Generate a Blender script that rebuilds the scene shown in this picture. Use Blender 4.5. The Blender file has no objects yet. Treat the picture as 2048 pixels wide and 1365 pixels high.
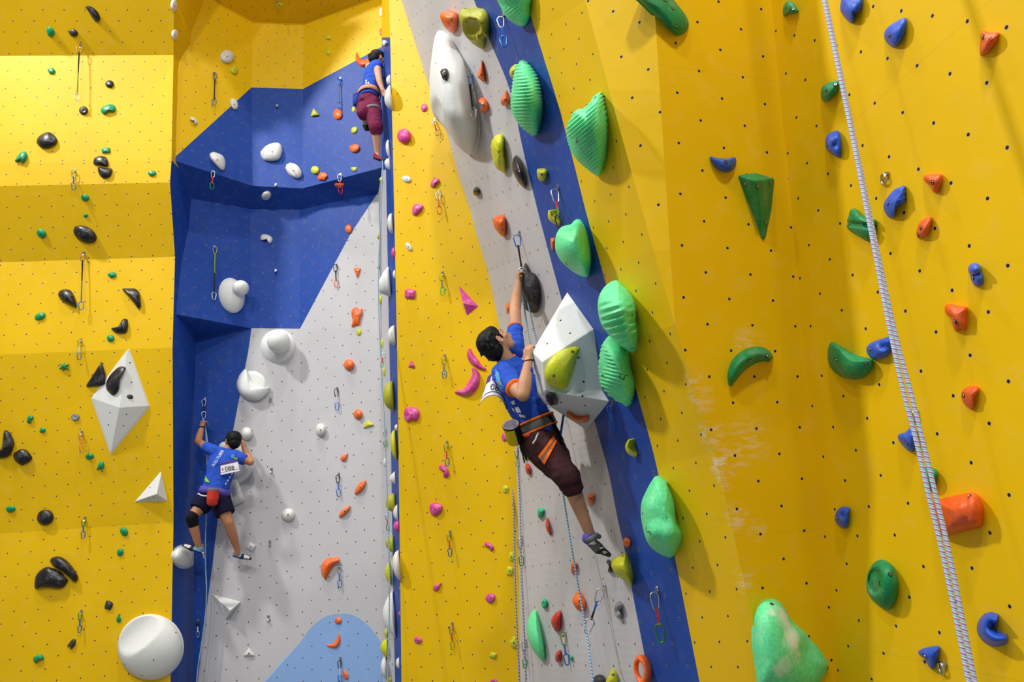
import bpy, bmesh, math, random
import numpy as np
from mathutils import Vector, Matrix, noise
from mathutils.bvhtree import BVHTree

SC = bpy.context.scene
COL = SC.collection
random.seed(7)

# ------------------------------------------------------------------ camera
F = 1450.0                      # focal length in pixels of the 2048 x 1365 frame
CAMZ = 2.2
_up = Vector((642 - 1024, 682.5 + 4667, -F)).normalized()
_fw = Vector((0, 0, -1)); _fw = (_fw - _fw.dot(_up) * _up).normalized()
_rt = _fw.cross(_up)
RM = Matrix((_rt, _fw, _up))    # camera -> world
CAM = Vector((0, 0, CAMZ))
cam_data = bpy.data.cameras.new('camera')
cam_data.sensor_width = 36.0
cam_data.lens = F / 2048.0 * 36.0
cam_data.clip_end = 200
cam = bpy.data.objects.new('camera', cam_data)
cam.matrix_world = Matrix.Translation(CAM) @ RM.to_4x4()
COL.objects.link(cam)
SC.camera = cam

# ------------------------------------------------------------------ world, lamps, exposure
SC.view_settings.view_transform = 'Standard'
SC.view_settings.look = 'None'
SC.view_settings.exposure = -0.12
SC.view_settings.gamma = 1.0
SC.view_settings.use_curve_mapping = False
world = bpy.data.worlds.new('hall_light'); SC.world = world
world.use_nodes = True
world.node_tree.nodes['Background'].inputs[0].default_value = (0.93, 0.96, 1.0, 1)
world.node_tree.nodes['Background'].inputs[1].default_value = 0.34
def area_lamp(name, loc, aim, power, size, col=(1, .97, .92)):
    l = bpy.data.lights.new(name, 'AREA'); l.shape = 'DISK'; l.size = size
    l.energy = power; l.color = col
    o = bpy.data.objects.new(name, l); COL.objects.link(o)
    o.location = loc
    o.rotation_euler = (Vector(aim) - Vector(loc)).to_track_quat('-Z', 'Y').to_euler()
    return o
area_lamp('hall_or_fill_lamp', (-4.0, 4.2, 24.0), (-3, 8.5, 4), 1250, 1.5)
area_lamp('hall_or_fill_lamp', (0.5, 1.2, 24.0), (-1, 8.0, 4), 1250, 1.5)
area_lamp('hall_or_fill_lamp', (-9.0, 3.6, 13.5), (1.5, 5, 3), 1250, 0.9)
area_lamp('hall_or_fill_lamp', (-3.5, -5.0, 13.5), (-2, 8, 5), 430, 0.45)
area_lamp('hall_or_fill_lamp', (-7.0, -4.5, 14.0), (1, 5, 3), 300, 0.45)
area_lamp('hall_or_fill_lamp', (0.6, -2.6, 10.0), (1.2, 4, 3), 420, 0.6)  # added frontal fill to brighten the broad yellow panel, not a hall fixture

# ------------------------------------------------------------------ pixel <-> place
def ray(u, v):
    return RM @ Vector((u - 1024, 682.5 - v, -F))
def P(u, v, Y):
    d = ray(u, v); return CAM + d * (Y / d.y)
def proj(p):
    c = RM.transposed() @ (Vector(p) - CAM)
    return 1024 + F * c.x / -c.z, 682.5 - F * c.y / -c.z
def on_plane(u, v, o, n):
    d = ray(u, v); k = d.dot(n)
    if abs(k) < 1e-6: k = 1e-6
    return CAM + d * ((o - CAM).dot(n) / k)
def on_line(u, v, a, b):
    d = ray(u, v).normalized(); e = (b - a)
    w = a - CAM; A = e.dot(e); B = e.dot(d); D = e.dot(w); E = d.dot(w)
    t = (B * E - D) / (A - B * B)
    return a + e * t

# ------------------------------------------------------------------ materials
def lin(c):
    c = c / 255.0
    return c / 12.92 if c <= .04045 else ((c + .055) / 1.055) ** 2.4
def rgb(r, g, b): return (lin(r), lin(g), lin(b), 1)
class NT:
    def __init__(s, name):
        s.m = bpy.data.materials.new(name); s.m.use_nodes = True
        s.t = s.m.node_tree; s.b = s.t.nodes['Principled BSDF']
    def n(s, typ, **k):
        x = s.t.nodes.new(typ)
        for a, b in k.items():
            if a.startswith('i_'):
                key = a[2:]; key = int(key) if key.isdigit() else key
                x.inputs[key].default_value = b
            else: setattr(x, a, b)
        return x
    def l(s, a, b): s.t.links.new(a, b)
    def math(s, op, a, b=None, c=None):
        x = s.n('ShaderNodeMath', operation=op)
        for i, v in enumerate((a, b, c)):
            if v is None: continue
            if isinstance(v, (int, float)): x.inputs[i].default_value = v
            else: s.l(v, x.inputs[i])
        return x.outputs[0]
    def mix(s, fac, a, b):
        x = s.n('ShaderNodeMix', data_type='RGBA')
        for i, v in ((0, fac), (6, a), (7, b)):
            if isinstance(v, (int, float, tuple)): x.inputs[i].default_value = v
            else: s.l(v, x.inputs[i])
        return x.outputs[2]
    def ramp(s, v, lo, hi):
        x = s.n('ShaderNodeMapRange', clamp=True)
        x.inputs[1].default_value = lo; x.inputs[2].default_value = hi
        s.l(v, x.inputs[0]); return x.outputs[0]
CHALK_SPOTS = []   # filled before the wall materials are made: (point, radius, strength)
def paint(name, col, nuts=True, rough=.5, chalk=False):
    """painted plywood: paint with faint wear and staggered threaded-insert holes laid out in metres"""
    T = NT(name)
    uv = T.n('ShaderNodeTexCoord')
    sep = T.n('ShaderNodeSeparateXYZ'); T.l(uv.outputs['UV'], sep.inputs[0])
    n1 = T.n('ShaderNodeTexNoise', i_Scale=.7, i_Detail=3.0); T.l(uv.outputs['Object'], n1.inputs['Vector'])
    n2 = T.n('ShaderNodeTexNoise', i_Scale=9.0, i_Detail=5.0); T.l(uv.outputs['Object'], n2.inputs['Vector'])
    dark = tuple(c * .9 for c in col[:3]) + (1,)
    c = T.mix(T.ramp(n1.outputs[0], .4, .62), col, dark)
    lite = tuple(min(1, x * .9 + .05) for x in col[:3]) + (1,)
    c = T.mix(T.math('MULTIPLY', T.ramp(n2.outputs[0], .52, .75), .35), c, lite)
    # fine panel joints
    for ax, per in ((1, 2.34),):
        m = T.math('FRACT', T.math('DIVIDE', sep.outputs[ax], per))
        e = T.math('LESS_THAN', m, .0016)
        c = T.mix(T.math('MULTIPLY', e, .2), c, tuple(x * .45 for x in col[:3]) + (1,))
    if chalk and CHALK_SPOTS:
        tot = None
        nz = T.n('ShaderNodeTexNoise', i_Scale=22.0, i_Detail=8.0, i_Roughness=.7)
        mp = T.n('ShaderNodeMapping'); mp.inputs['Scale'].default_value = (.6, .6, 2.2)
        T.l(uv.outputs['Object'], mp.inputs[0]); T.l(mp.outputs[0], nz.inputs['Vector'])
        for p, r, k in CHALK_SPOTS:
            d = T.n('ShaderNodeVectorMath', operation='DISTANCE'); d.inputs[1].default_value = p
            T.l(uv.outputs['Object'], d.inputs[0])
            w = T.math('MULTIPLY', T.math('SUBTRACT', 1, T.ramp(d.outputs['Value'], 0, r)), k)
            tot = w if tot is None else T.math('MAXIMUM', tot, w)
        ch = T.math('MULTIPLY', T.ramp(nz.outputs[0], .47, .60), tot)
        c = T.mix(ch, c, (.8, .74, .66, 1))
    if nuts:
        p = .26
        a = T.math('DIVIDE', sep.outputs[0], p); b = T.math('DIVIDE', sep.outputs[1], p)
        best = None
        for off in (0, .5):
            fx = T.math('SUBTRACT', T.math('FRACT', T.math('ADD', a, off)), .5)
            fy = T.math('SUBTRACT', T.math('FRACT', T.math('ADD', b, off)), .5)
            d = T.math('SQRT', T.math('ADD', T.math('MULTIPLY', fx, fx), T.math('MULTIPLY', fy, fy)))
            best = d if best is None else T.math('MINIMUM', best, d)
        rim = T.math('LESS_THAN', best, .040)
        hole = T.math('LESS_THAN', best, .027)
        c = T.mix(T.math('MULTIPLY', rim, .55), c, (.42, .36, .28, 1))
        c = T.mix(hole, c, (.012, .01, .008, 1))
    T.l(c, T.b.inputs['Base Color'])
    T.b.inputs['Roughness'].default_value = rough
    T.b.inputs['Specular IOR Level'].default_value = .22
    bp = T.n('ShaderNodeBump', i_Strength=.12, i_Distance=.01); T.l(n2.outputs[0], bp.inputs['Height']); T.l(bp.outputs[0], T.b.inputs['Normal'])
    return T.m
def resin(name, col, rough=.45, chalk=.0, spec=.4, scale=60., spots=()):
    """cast resin hold: fine grain, a little rubbed-in chalk"""
    T = NT(name)
    uv = T.n('ShaderNodeTexCoord')
    g = T.n('ShaderNodeTexNoise', i_Scale=scale, i_Detail=4.0); T.l(uv.outputs['Object'], g.inputs['Vector'])
    dk = tuple(x * .82 for x in col[:3]) + (1,)
    c = T.mix(T.ramp(g.outputs[0], .4, .65), dk, col)
    if chalk:
        h = T.n('ShaderNodeTexNoise', i_Scale=9.0, i_Detail=8.0, i_Roughness=.65); T.l(uv.outputs['Object'], h.inputs['Vector'])
        c = T.mix(T.math('MULTIPLY', T.ramp(h.outputs[0], .5, .68), chalk), c, (.82, .83, .8, 1))
    if spots:
        ge = T.n('ShaderNodeNewGeometry'); h = T.n('ShaderNodeTexNoise', i_Scale=26.0, i_Detail=8.0, i_Roughness=.7); T.l(ge.outputs['Position'], h.inputs['Vector']); tot = None
        for p, r, k in spots:
            d = T.n('ShaderNodeVectorMath', operation='DISTANCE'); d.inputs[1].default_value = p; T.l(ge.outputs['Position'], d.inputs[0])
            w = T.math('MULTIPLY', T.math('SUBTRACT', 1, T.ramp(d.outputs['Value'], 0, r)), k)
            tot = w if tot is None else T.math('MAXIMUM', tot, w)
        f_ = T.ramp(T.math('ADD', T.math('MULTIPLY', h.outputs[0], .7), T.math('MULTIPLY', tot, .6)), .5, .78)
        c = T.mix(T.math('MULTIPLY', f_, .8), c, (.80, .84, .80, 1))
    T.l(c, T.b.inputs['Base Color'])
    T.b.inputs['Roughness'].default_value = rough
    T.b.inputs['Specular IOR Level'].default_value = spec
    bp = T.n('ShaderNodeBump', i_Strength=.18, i_Distance=.004); T.l(g.outputs[0], bp.inputs['Height']); T.l(bp.outputs[0], T.b.inputs['Normal'])
    return T.m
def plain(name, col, rough=.5, metal=0., spec=.4, bump=0, scale=40, chalkmix=0):
    T = NT(name)
    uv = T.n('ShaderNodeTexCoord')
    g = T.n('ShaderNodeTexNoise', i_Scale=scale, i_Detail=4.0); T.l(uv.outputs['Object'], g.inputs['Vector'])
    dk = tuple(x * .85 for x in col[:3]) + (1,)
    T.l(T.mix(T.ramp(g.outputs[0], .35, .65), dk, col), T.b.inputs['Base Color'])
    T.b.inputs['Roughness'].default_value = rough; T.b.inputs['Metallic'].default_value = metal
    T.b.inputs['Specular IOR Level'].default_value = spec
    if bump:
        bp = T.n('ShaderNodeBump', i_Strength=bump, i_Distance=.01); T.l(g.outputs[0], bp.inputs['Height']); T.l(bp.outputs[0], T.b.inputs['Normal'])
    return T.m
def rope_mat(name, base, s1, s2, per=.02):
    T = NT(name)
    uv = T.n('ShaderNodeTexCoord'); sep = T.n('ShaderNodeSeparateXYZ'); T.l(uv.outputs['UV'], sep.inputs[0])
    t = T.math('ADD', T.math('DIVIDE', sep.outputs[1], per), sep.outputs[0])
    fr = T.math('FRACT', t)
    c = T.mix(T.math('LESS_THAN', fr, .3), base, s1)
    fr2 = T.math('FRACT', T.math('ADD', T.math('MULTIPLY', t, 1.0), .5))
    c = T.mix(T.math('LESS_THAN', fr2, .2), c, s2)
    T.l(c, T.b.inputs['Base Color']); T.b.inputs['Roughness'].default_value = .8
    return T.m

YEL = rgb(232, 188, 4); BLU = rgb(30, 72, 160); GRY = rgb(196, 195, 198); LBL = rgb(140, 176, 226)

# ------------------------------------------------------------------ object helpers
def mesh_obj(name, verts, faces, mats, parent=None, smooth=False, uvs=None, fmat=None):
    me = bpy.data.meshes.new(name)
    me.from_pydata([tuple(v) for v in verts], [], faces)
    for m in (mats if isinstance(mats, (list, tuple)) else [mats]): me.materials.append(m)
    if fmat is not None: me.polygons.foreach_set('material_index', fmat)
    if smooth: me.polygons.foreach_set('use_smooth', [True] * len(me.polygons))
    if uvs is not None:
        ul = me.uv_layers.new(name='UVMap')
        k = 0
        for p in me.polygons:
            for li in p.loop_indices:
                ul.data[li].uv = uvs[p.index][li - p.loop_start]
    me.update()
    o = bpy.data.objects.new(name, me); COL.objects.link(o)
    if parent is not None: o.parent = parent
    return o
def tag(o, label=None, cat=None, group=None, kind=None):
    if label: o['label'] = label
    if cat: o['category'] = cat
    if group: o['group'] = group
    if kind: o['kind'] = kind
    return o
def empty(name, loc):
    o = bpy.data.objects.new(name, None); o.empty_display_size = .05
    COL.objects.link(o); o.location = loc
    return o
# ------------------------------------------------------------------ the wall shell
SHELL_V, SHELL_F = [], []
def shell_patch(bucket, pts, mat, uv=None):
    """pts: 3 or 4 world points; bucket: list of (pts, mat, uv)"""
    bucket.append((pts, mat, uv))
    i = len(SHELL_V); SHELL_V.extend(pts)
    SHELL_F.append(tuple(range(i, i + len(pts))))
def shell_object(name, bucket, mats):
    verts, faces, fm, uvs = [], [], [], []
    for pts, m, uv in bucket:
        i = len(verts); verts.extend(pts); faces.append(tuple(range(i, i + len(pts)))); fm.append(m)
        if uv is None:
            n = (pts[1] - pts[0]).cross(pts[2] - pts[0]).normalized()
            if n.dot(CAM - pts[0]) < 0: n = -n
            e = Vector((0, 0, 1)).cross(n)
            e = e.normalized() if e.length > .05 else Vector((1, 0, 0))
            w = n.cross(e)
            uv = [(p.dot(e) + 50, p.dot(w) + 50) for p in pts]
        uvs.append(uv)
    o = mesh_obj(name, verts, faces, mats, uvs=uvs, fmat=fm)
    o['kind'] = 'structure'
    return o
def poly_tri(bucket, pts, mat):
    """planar-ish polygon as a triangle fan via mathutils tessellation"""
    from mathutils.geometry import tessellate_polygon
    for t in tessellate_polygon([pts]):
        shell_patch(bucket, [pts[i] for i in t], mat)
def interp(poly, v):
    """u on a polyline [(u, v), ...] (v ascending) at height v"""
    for (a, b), (c, d) in zip(poly, poly[1:]):
        if b <= v <= d: return a + (c - a) * (v - b) / (d - b)
    if v < poly[0][1]:
        (a, b), (c, d) = poly[0], poly[1]
    else:
        (a, b), (c, d) = poly[-2], poly[-1]
    return a + (c - a) * (v - b) / (d - b)

for u, v, Y, r, k in ((1440, 925, 3.62, .09, .95), (1450, 958, 3.62, .07, .9), (1420, 870, 3.6, .09, .7), (1478, 1035, 3.66, .09, .75), (1400, 800, 3.55, .09, .5),
                      (1515, 1062, 3.72, .07, .5), (1488, 1165, 3.75, .09, .45), (1490, 880, 3.65, .16, .35), (1500, 690, 3.55, .12, .3), (1475, 905, 3.62, .12, .5), (1383, 765, 3.53, .07, .5)):
    CHALK_SPOTS.append((tuple(P(u, v, Y)), r, k))
M_Y = paint('yellow_paint', YEL, chalk=True)
M_B = paint('blue_paint', BLU)
M_G = paint('grey_paint', GRY)
M_L = paint('light_blue_paint', LBL)
MATS = [M_Y, M_B, M_G, M_L]
yY, bB, gG, lL = 0, 1, 2, 3

# --- left tower: a zigzag profile pushed along a slightly turned horizontal line
TW = []
prof = [(352, -260, 7.1), (348, 0, 7.86), (347, 110, 8.22), (343, 320, 8.24), (340, 365, 8.25), (350, 514, 8.56), (345, 695, 8.58), (347, 1045, 8.90), (341, 1365, 8.96), (340, 1500, 8.98), (339.5, 1560, 8.99)]
edge = [P(*q) for q in prof]
ldir = Vector((-.985, -.10, 0)).normalized()
leftv = {0: 0, 110: 90, 365: 357, 514: 512, 695: 695, 1045: 1055}
sidepts = []
for a, b in zip(edge, edge[1:]):
    shell_patch(TW, [a, b, b + ldir * 3.2, a + ldir * 3.2], yY)
side_back = [Vector((-4.22, 9.7, p.z)) for p in edge]
for i in range(len(edge) - 1):
    top = prof[i][1] >= 300
    shell_patch(TW, [edge[i], side_back[i], side_back[i + 1], edge[i + 1]], bB if prof[i][1] >= 300 else yY)
shell_object('wall_left', TW, MATS)

# --- recessed bay: three tall panels in three tiers
BK = []
def strip(bucket, A, B, mat):
    for (a, c), (b, d) in zip(zip(A, A[1:]), zip(B, B[1:])): shell_patch(bucket, [a, c, d, b], mat)
# upper tier
u1t, u1m, u1b = P(505, 43, 9.0), P(503, 175, 9.0), P(505, 372, 9.0)
u2t, u2m, u2b = P(607, 47, 8.97), P(606, 178, 8.97), P(605, 377, 8.97)
l1t, l1b = P(349, -42, 8.33), P(344, 320, 8.33)
r1t, r1m, r1b = P(768, -12, 8.42), P(766, 92, 8.42), P(765, 335, 8.42)
shell_patch(BK, [l1t, u1t, u1m, l1b], yY)
shell_patch(BK, [l1b, u1m, u1b], bB)
shell_patch(BK, [u1t, u2t, u2m, u1m], yY)
shell_patch(BK, [u1m, u2m, u2b, u1b], bB)
shell_patch(BK, [u2t, r1t, r1m, u2m], yY)
shell_patch(BK, [u2m, r1m, r1b, u2b], bB)
# roof panel of the bay, leaning out over it
rf = [l1t, u1t, u2t, r1t]
fr = [p + Vector((0, -.85, .2)) for p in rf]
strip(BK, rf, fr, yY)
# underside of the upper ledge
m0, m1, m2, m3 = P(352, 392, 8.78), P(500, 418, 9.32), P(600, 420, 9.30), P(757, 384, 8.86)
strip(BK, [l1b, u1b, u2b, r1b], [m0, m1, m2, m3], bB)
# middle tier
n0, n1, n2 = P(346, 628, 8.62), P(503, 657, 9.28), P(600, 658, 9.28)
shell_patch(BK, [m0, m1, n1, n0], bB)
shell_patch(BK, [m1, m2, n2, n1], bB)
n3 = P(761, 658, 8.84)
# right panel, blue above the diagonal, grey below
diag = [P(757, 388, 8.858), P(700, 470, 9.0), P(640, 583, 9.165), n2]
diag = [m3] + [on_plane(*proj(p), m2, (m3 - m2).cross(n2 - m2).normalized()) for p in diag[1:3]] + [n2]
shell_patch(BK, [m2, m3, diag[1]], bB); shell_patch(BK, [m2, diag[1], diag[2]], bB); shell_patch(BK, [m2, diag[2], n2], bB)
shell_patch(BK, [m3, n3, diag[1]], gG); shell_patch(BK, [diag[1], n3, diag[2]], gG); shell_patch(BK, [diag[2], n3, n2], gG)
# lower tier
k0 = P(389, 672, 9.26)
b0, b1, b2, b3 = P(386, 1560, 9.4), P(503, 1560, 9.4), P(603, 1560, 9.38), P(768, 1560, 8.95)
shell_patch(BK, [n0, n1, k0], bB)
nl = (b1 - n1).cross(b0 - n1).normalized()
bd = [(503, 657), (497, 700), (478, 800), (455, 920), (440, 1000), (425, 1130), (411, 1235), (395, 1365), (372, 1560)]
bd = [on_plane(u, v, n1, nl) for u, v in bd]; bd[0] = n1
rgt = [n1.lerp(b1, t) for t in (0, .05, .17, .3, .4, .55, .67, .82, 1)]
lft = [k0.lerp(b0, t) for t in (0, .05, .17, .3, .4, .55, .67, .82, .9)]
strip(BK, lft, bd, bB); strip(BK, bd, rgt, gG)
b3 = on_plane(768, 1560, n2, (n3 - n2).cross(b2 - n2).normalized())
# light blue painted hill across centre and right panel
nc = (n2 - n1).cross(b1 - n1).normalized(); nr = (n3 - n2).cross(b2 - n2).normalized()
hill_c = [(440, 1480), (528, 1366), (560, 1328), (603, 1284)]
hill_r = [(603, 1284), (612, 1269), (622, 1256), (633, 1246), (645, 1237), (660, 1231), (675, 1228), (690, 1228), (705, 1231), (718, 1237), (730, 1246), (741, 1257), (752, 1270), (766, 1292)]
f1 = on_line(603, 1284, n2, b2)
poly_tri(BK, [n1, n2, f1, on_plane(560, 1328, n1, nc), on_plane(528, 1366, n1, nc), on_line(504, 1396, n1, b1)], gG)
poly_tri(BK, [on_line(504, 1396, n1, b1), on_plane(528, 1366, n1, nc), on_plane(560, 1328, n1, nc), f1, b2, b1], lL)
hr = [f1] + [on_plane(u, v, n2, nr) for u, v in hill_r[1:-1]] + [on_line(766, 1292, n3, b3)]
poly_tri(BK, [n2, n3] + hr[::-1], gG)
poly_tri(BK, hr + [b3, b2], lL)
shell_object('wall_back', BK, MATS)

# --- centre column: yellow face, its blue edge and the grey return beside the bay
CC = []
Eb = [(803.5, 1560, 8.36), (803, 1365, 8.3), (799, 1050, 8.1), (795, 740, 7.85), (788, 400, 7.6), (781, 100, 7.38), (778, 0, 7.3), (772, -260, 7.1)]
EL = [P(*q) for q in Eb]
edir = Vector((.88, -.47, 0)).normalized()
corner = [(768, -110), (787, -50), (803, 0), (835, 101), (858, 172), (880, 225), (897, 277), (918, 354), (940, 420), (952, 466), (977, 549), (998, 650), (1012, 745), (1024, 830), (1032, 892), (1037, 1100), (1041, 1365), (1045, 1560)]
def col_plane(v):
    pts = sorted([(q[1], p) for q, p in zip(Eb, EL)], key=lambda t: t[0])
    for (va, a), (vb, b) in zip(pts, pts[1:]):
        if va <= v <= vb: return a, b
    return (pts[0][1], pts[1][1]) if v < pts[0][0] else (pts[-2][1], pts[-1][1])
def on_column(u, v):
    a, b = EL[1], EL[-1]
    n = edir.cross(b - a).normalized()
    return on_plane(u, v, a, n)
EL = [on_column(q[0], q[1]) for q in Eb]     # keep the whole face in one plane
vs = [-240, -110, -50, 0, 50, 101, 172, 225, 277, 354, 420, 466, 549, 650, 745, 830, 892, 1000, 1100, 1230, 1365, 1560]
eu = sorted([(q[1], q[0]) for q in Eb]); eu = [(b, a) for a, b in eu]
Lp = [on_column(interp(eu, v), v) for v in vs]
Cp = [on_column(max(interp(corner, v), interp(eu, v) + .5), v) for v in vs]
strip(CC, Lp, Cp, yY)
# blue edge (side of the column) and grey return
blu_u = [(771, -240), (768.5, 65), (772, 340), (777.5, 640), (780, 760), (785, 1100), (790, 1365), (793, 1560)]
vs2 = [-240, 0, 75, 200, 340, 500, 640, 760, 900, 1100, 1250, 1365, 1560]
D0 = [on_column(interp(eu, v), v) for v in vs2]
D1 = [P(interp(blu_u, v), v, on_column(interp(eu, v), v).y + .42) for v in vs2]
for i in range(len(vs2) - 1):
    shell_patch(CC, [D0[i], D0[i + 1], D1[i + 1], D1[i]], bB if vs2[i] >= 75 else yY)
C1 = [P(interp([(764, -240), (763, 340), (763, 700), (763, 1100), (768, 1560)], v), v, interp([(8.36, -240), (8.36, 330), (8.80, 390), (8.9, 1560)], v)) for v in vs2]
for i in range(len(vs2) - 1):
    shell_patch(CC, [D1[i], D1[i + 1], C1[i + 1], C1[i]], gG if vs2[i] >= 340 else (bB if vs2[i] >= 75 else yY))
shell_object('wall_center', CC, MATS)

# --- leaning lead wall: grey, blue and yellow stripes running up to the arete
LW = []
arete = [(1042, -470, 3.2), (1088, -300, 3.24), (1170, 0, 3.30), (1218, 180, 3.32), (1262, 340, 3.34), (1306, 500, 3.37), (1350, 650, 3.47), (1391, 780, 3.52), (1430, 905, 3.57), (1463, 1050, 3.62), (1497, 1205, 3.69), (1530, 1365, 3.75), (1572, 1560, 3.85)]
cornv = [-160, -70, 215, 330, 470, 620, 770, 890, 1000, 1120, 1240, 1352, 1490]
gl = [(700, -640), (800, -400), (880, -180), (925, -60), (948, 0), (980, 83), (1020, 181), (1045, 295), (1075, 420), (1122, 595), (1150, 690), (1175, 790), (1195, 865), (1217, 945), (1235, 1037), (1251, 1108), (1264, 1181), (1289, 1311), (1300, 1365), (1340, 1560)]
hl = [(840, -640), (900, -440), (980, -200), (1020, -80), (1045, 0), (1061, 31), (1088, 117), (1118, 215), (1149, 332), (1171, 420), (1211, 565), (1272, 780), (1312, 928), (1353, 1131), (1399, 1365), (1437, 1560)]
F_TOP, F_BOT = P(1507, -300, 3.12), P(1704, 1560, 4.10)
F_TOP.x = F_BOT.x = 1.51
BROAD_N = (F_BOT - F_TOP).cross(Vector((-.92, -.30, 0))).normalized()
def on_broad(u, v): return on_plane(u, v, F_TOP, BROAD_N)
arete = [(u, v, on_broad(u, v).y if v >= 650 else y) for u, v, y in arete]
def dense(poly, k=6):
    out = []
    n = len(poly)
    for i in range(n - 1):
        p0, p1, p2, p3 = poly[max(i - 1, 0)], poly[i], poly[i + 1], poly[min(i + 2, n - 1)]
        for j in range(k):
            t = j / k
            out.append(tuple(.5 * (2 * p1[c] + (p2[c] - p0[c]) * t + (2 * p0[c] - 5 * p1[c] + 4 * p2[c] - p3[c]) * t * t + (3 * p1[c] - p0[c] - 3 * p2[c] + p3[c]) * t ** 3) for c in (0, 1)))
    return out + [poly[-1]]
gl, hl = dense(gl), dense(hl)
def cross_px(a, c, poly):
    best = None
    for p, q in zip(poly, poly[1:]):
        d1 = (c[0] - a[0], c[1] - a[1]); d2 = (q[0] - p[0], q[1] - p[1])
        den = d1[0] * d2[1] - d1[1] * d2[0]
        if abs(den) < 1e-9: continue
        t = ((p[0] - a[0]) * d2[1] - (p[1] - a[1]) * d2[0]) / den
        s = ((p[0] - a[0]) * d1[1] - (p[1] - a[1]) * d1[0]) / den
        if -.001 <= s <= 1.001 and 0 <= t <= 1.2: best = (a[0] + d1[0] * t, a[1] + d1[1] * t)
    return best
rows = []
vacc = 50.0; prev = None
K = 8
for i in range(len(arete) - 1):
    for j in range(K if i < len(arete) - 2 else K + 1):
        t = j / K
        a = tuple(arete[i][k] * (1 - t) + arete[i + 1][k] * t for k in range(3))
        cv = cornv[i] * (1 - t) + cornv[i + 1] * t
        cu = interp(corner, cv)
        a3 = P(*a); c3 = on_column(cu, cv)
        g = cross_px(a, (cu, cv), gl); h = cross_px(a, (cu, cv), hl)
        if g is None or h is None: continue
        g3, h3 = on_line(g[0], g[1], a3, c3), on_line(h[0], h[1], a3, c3)
        cols = [(c3.lerp(g3, s / 4), gG) for s in range(4)] + [(g3.lerp(h3, s / 2), bB) for s in range(2)] + [(h3.lerp(a3, s / 3), yY) for s in range(4)]
        if prev is not None: vacc -= (a3 - prev).length
        prev = a3
        rows.append(([(p, m, ((p - a3).length * -1 + 50, vacc)) for p, m in cols]))
ARETE3 = [P(*q) for q in arete]
for r0, r1 in zip(rows, rows[1:]):
    for k in range(len(r0) - 1):
        q = [r0[k], r1[k], r1[k + 1], r0[k + 1]]
        shell_patch(LW, [x[0] for x in q], r0[k][1], [x[2] for x in q])
shell_object('wall_lead', LW, MATS)

# --- right side: bright wedge facet, broad yellow panel, and the wall running back to the viewer
RW = []
A = ARETE3
ed, ed0, ed00 = on_broad(1308, 0), on_broad(1291, -300), on_broad(1282, -470)
wedge_r = [ed00, ed0, ed] + [on_line(interp([(1308, 0), (1350, 650)], v), v, ed, A[6]) for v in (180, 340, 500)] + [A[6]]
strip(RW, A[:7], wedge_r, yY)
fold = [F_TOP.lerp(F_BOT, (v + 300) / 1860) for v in range(-300, 1561, 310)]
poly_tri(RW, [ed0, ed] + A[6:] + [F_BOT, F_TOP], yY)
rdir = Vector((.20, -.98, 0)).normalized()
strip(RW, fold, [f + rdir * 2.6 for f in fold], yY)
shell_object('wall_right', RW, MATS)

fl = mesh_obj('floor', [(-14, -12, 0), (14, -12, 0), (14, 14, 0), (-14, 14, 0)], [(0, 1, 2, 3)], plain('floor_mat', rgb(120, 122, 128), .8))
fl['kind'] = 'structure'

BVHS = [BVHTree.FromPolygons(SHELL_V, SHELL_F)]
def hit(u, v):
    d = ray(u, v).normalized(); best = None
    for b in BVHS:
        loc, n, i, dist = b.ray_cast(CAM, d)
        if loc is not None and (best is None or dist < best[2]):
            if n.dot(d) > 0: n = -n
            best = (loc, n, dist)
    if best is None: raise RuntimeError('no wall at %s %s' % (u, v))
    return best[0], best[1]
# ------------------------------------------------------------------ climbing holds
HM = {
 'black': resin('black_resin', rgb(27, 24, 28), .35, .08), 'white': resin('white_resin', rgb(226, 224, 220), .5),
 'plate': resin('black_gritty_plate', rgb(46, 44, 50), .75, .12), 'green': resin('green_resin', rgb(0, 150, 98), .36),
 'teal': resin('light_green_resin', rgb(20, 190, 130), .45), 'dark green': resin('dark_green_resin', rgb(0, 136, 76), .5, .12),
 'mint': resin('mint_resin', rgb(104, 238, 162), .5, .10), 'chalky mint': resin('chalky_mint_resin', rgb(104, 238, 162), .55, .12, spots=[(tuple(P(u, v, Y)), r, k) for u, v, Y, r, k in ((1572, 1238, 3.72, .12, 1.0), (1592, 1275, 3.70, .13, 1.0), (1612, 1312, 3.70, .11, .9), (1578, 1345, 3.66, .11, .8), (1545, 1225, 3.68, .06, .6), (1560, 1300, 3.62, .08, .4), (1222, 615, 4.5, .17, 1.0), (1240, 598, 4.45, .14, .9), (1235, 655, 4.5, .13, .8), (1262, 640, 4.45, .08, .5))]),
 'orange': resin('orange_resin', rgb(246, 108, 24), .42, .12), 'lime': resin('lime_resin', rgb(206, 210, 30), .45, .12),
 'olive': resin('olive_yellow_resin', rgb(176, 176, 36), .5), 'pink': resin('pink_resin', rgb(214, 62, 150), .42, .18),
 'blue': resin('blue_resin', rgb(28, 84, 200), .42, .08), 'red': resin('red_resin', rgb(204, 48, 34), .42, .1),
 'marbled grey': resin('marbled_grey_resin', rgb(120, 122, 130), .35, .6, scale=14), 'navy': resin('navy_resin', rgb(40, 42, 92), .4),
 'terracotta': resin('terracotta_orange_resin', rgb(228, 92, 32), .45, .06),
}
M_VOL = plain('white_volume_grit', rgb(226, 229, 226), .75, bump=.25, scale=160)
M_STEEL = plain('steel', (.62, .62, .63, 1), .28, 1.0)
M_BOLT = plain('bolt_steel', (.45, .45, .46, 1), .35, 1.0)
M_HOLE = plain('dark_socket', (.012, .012, .012, 1), .8)
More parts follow.
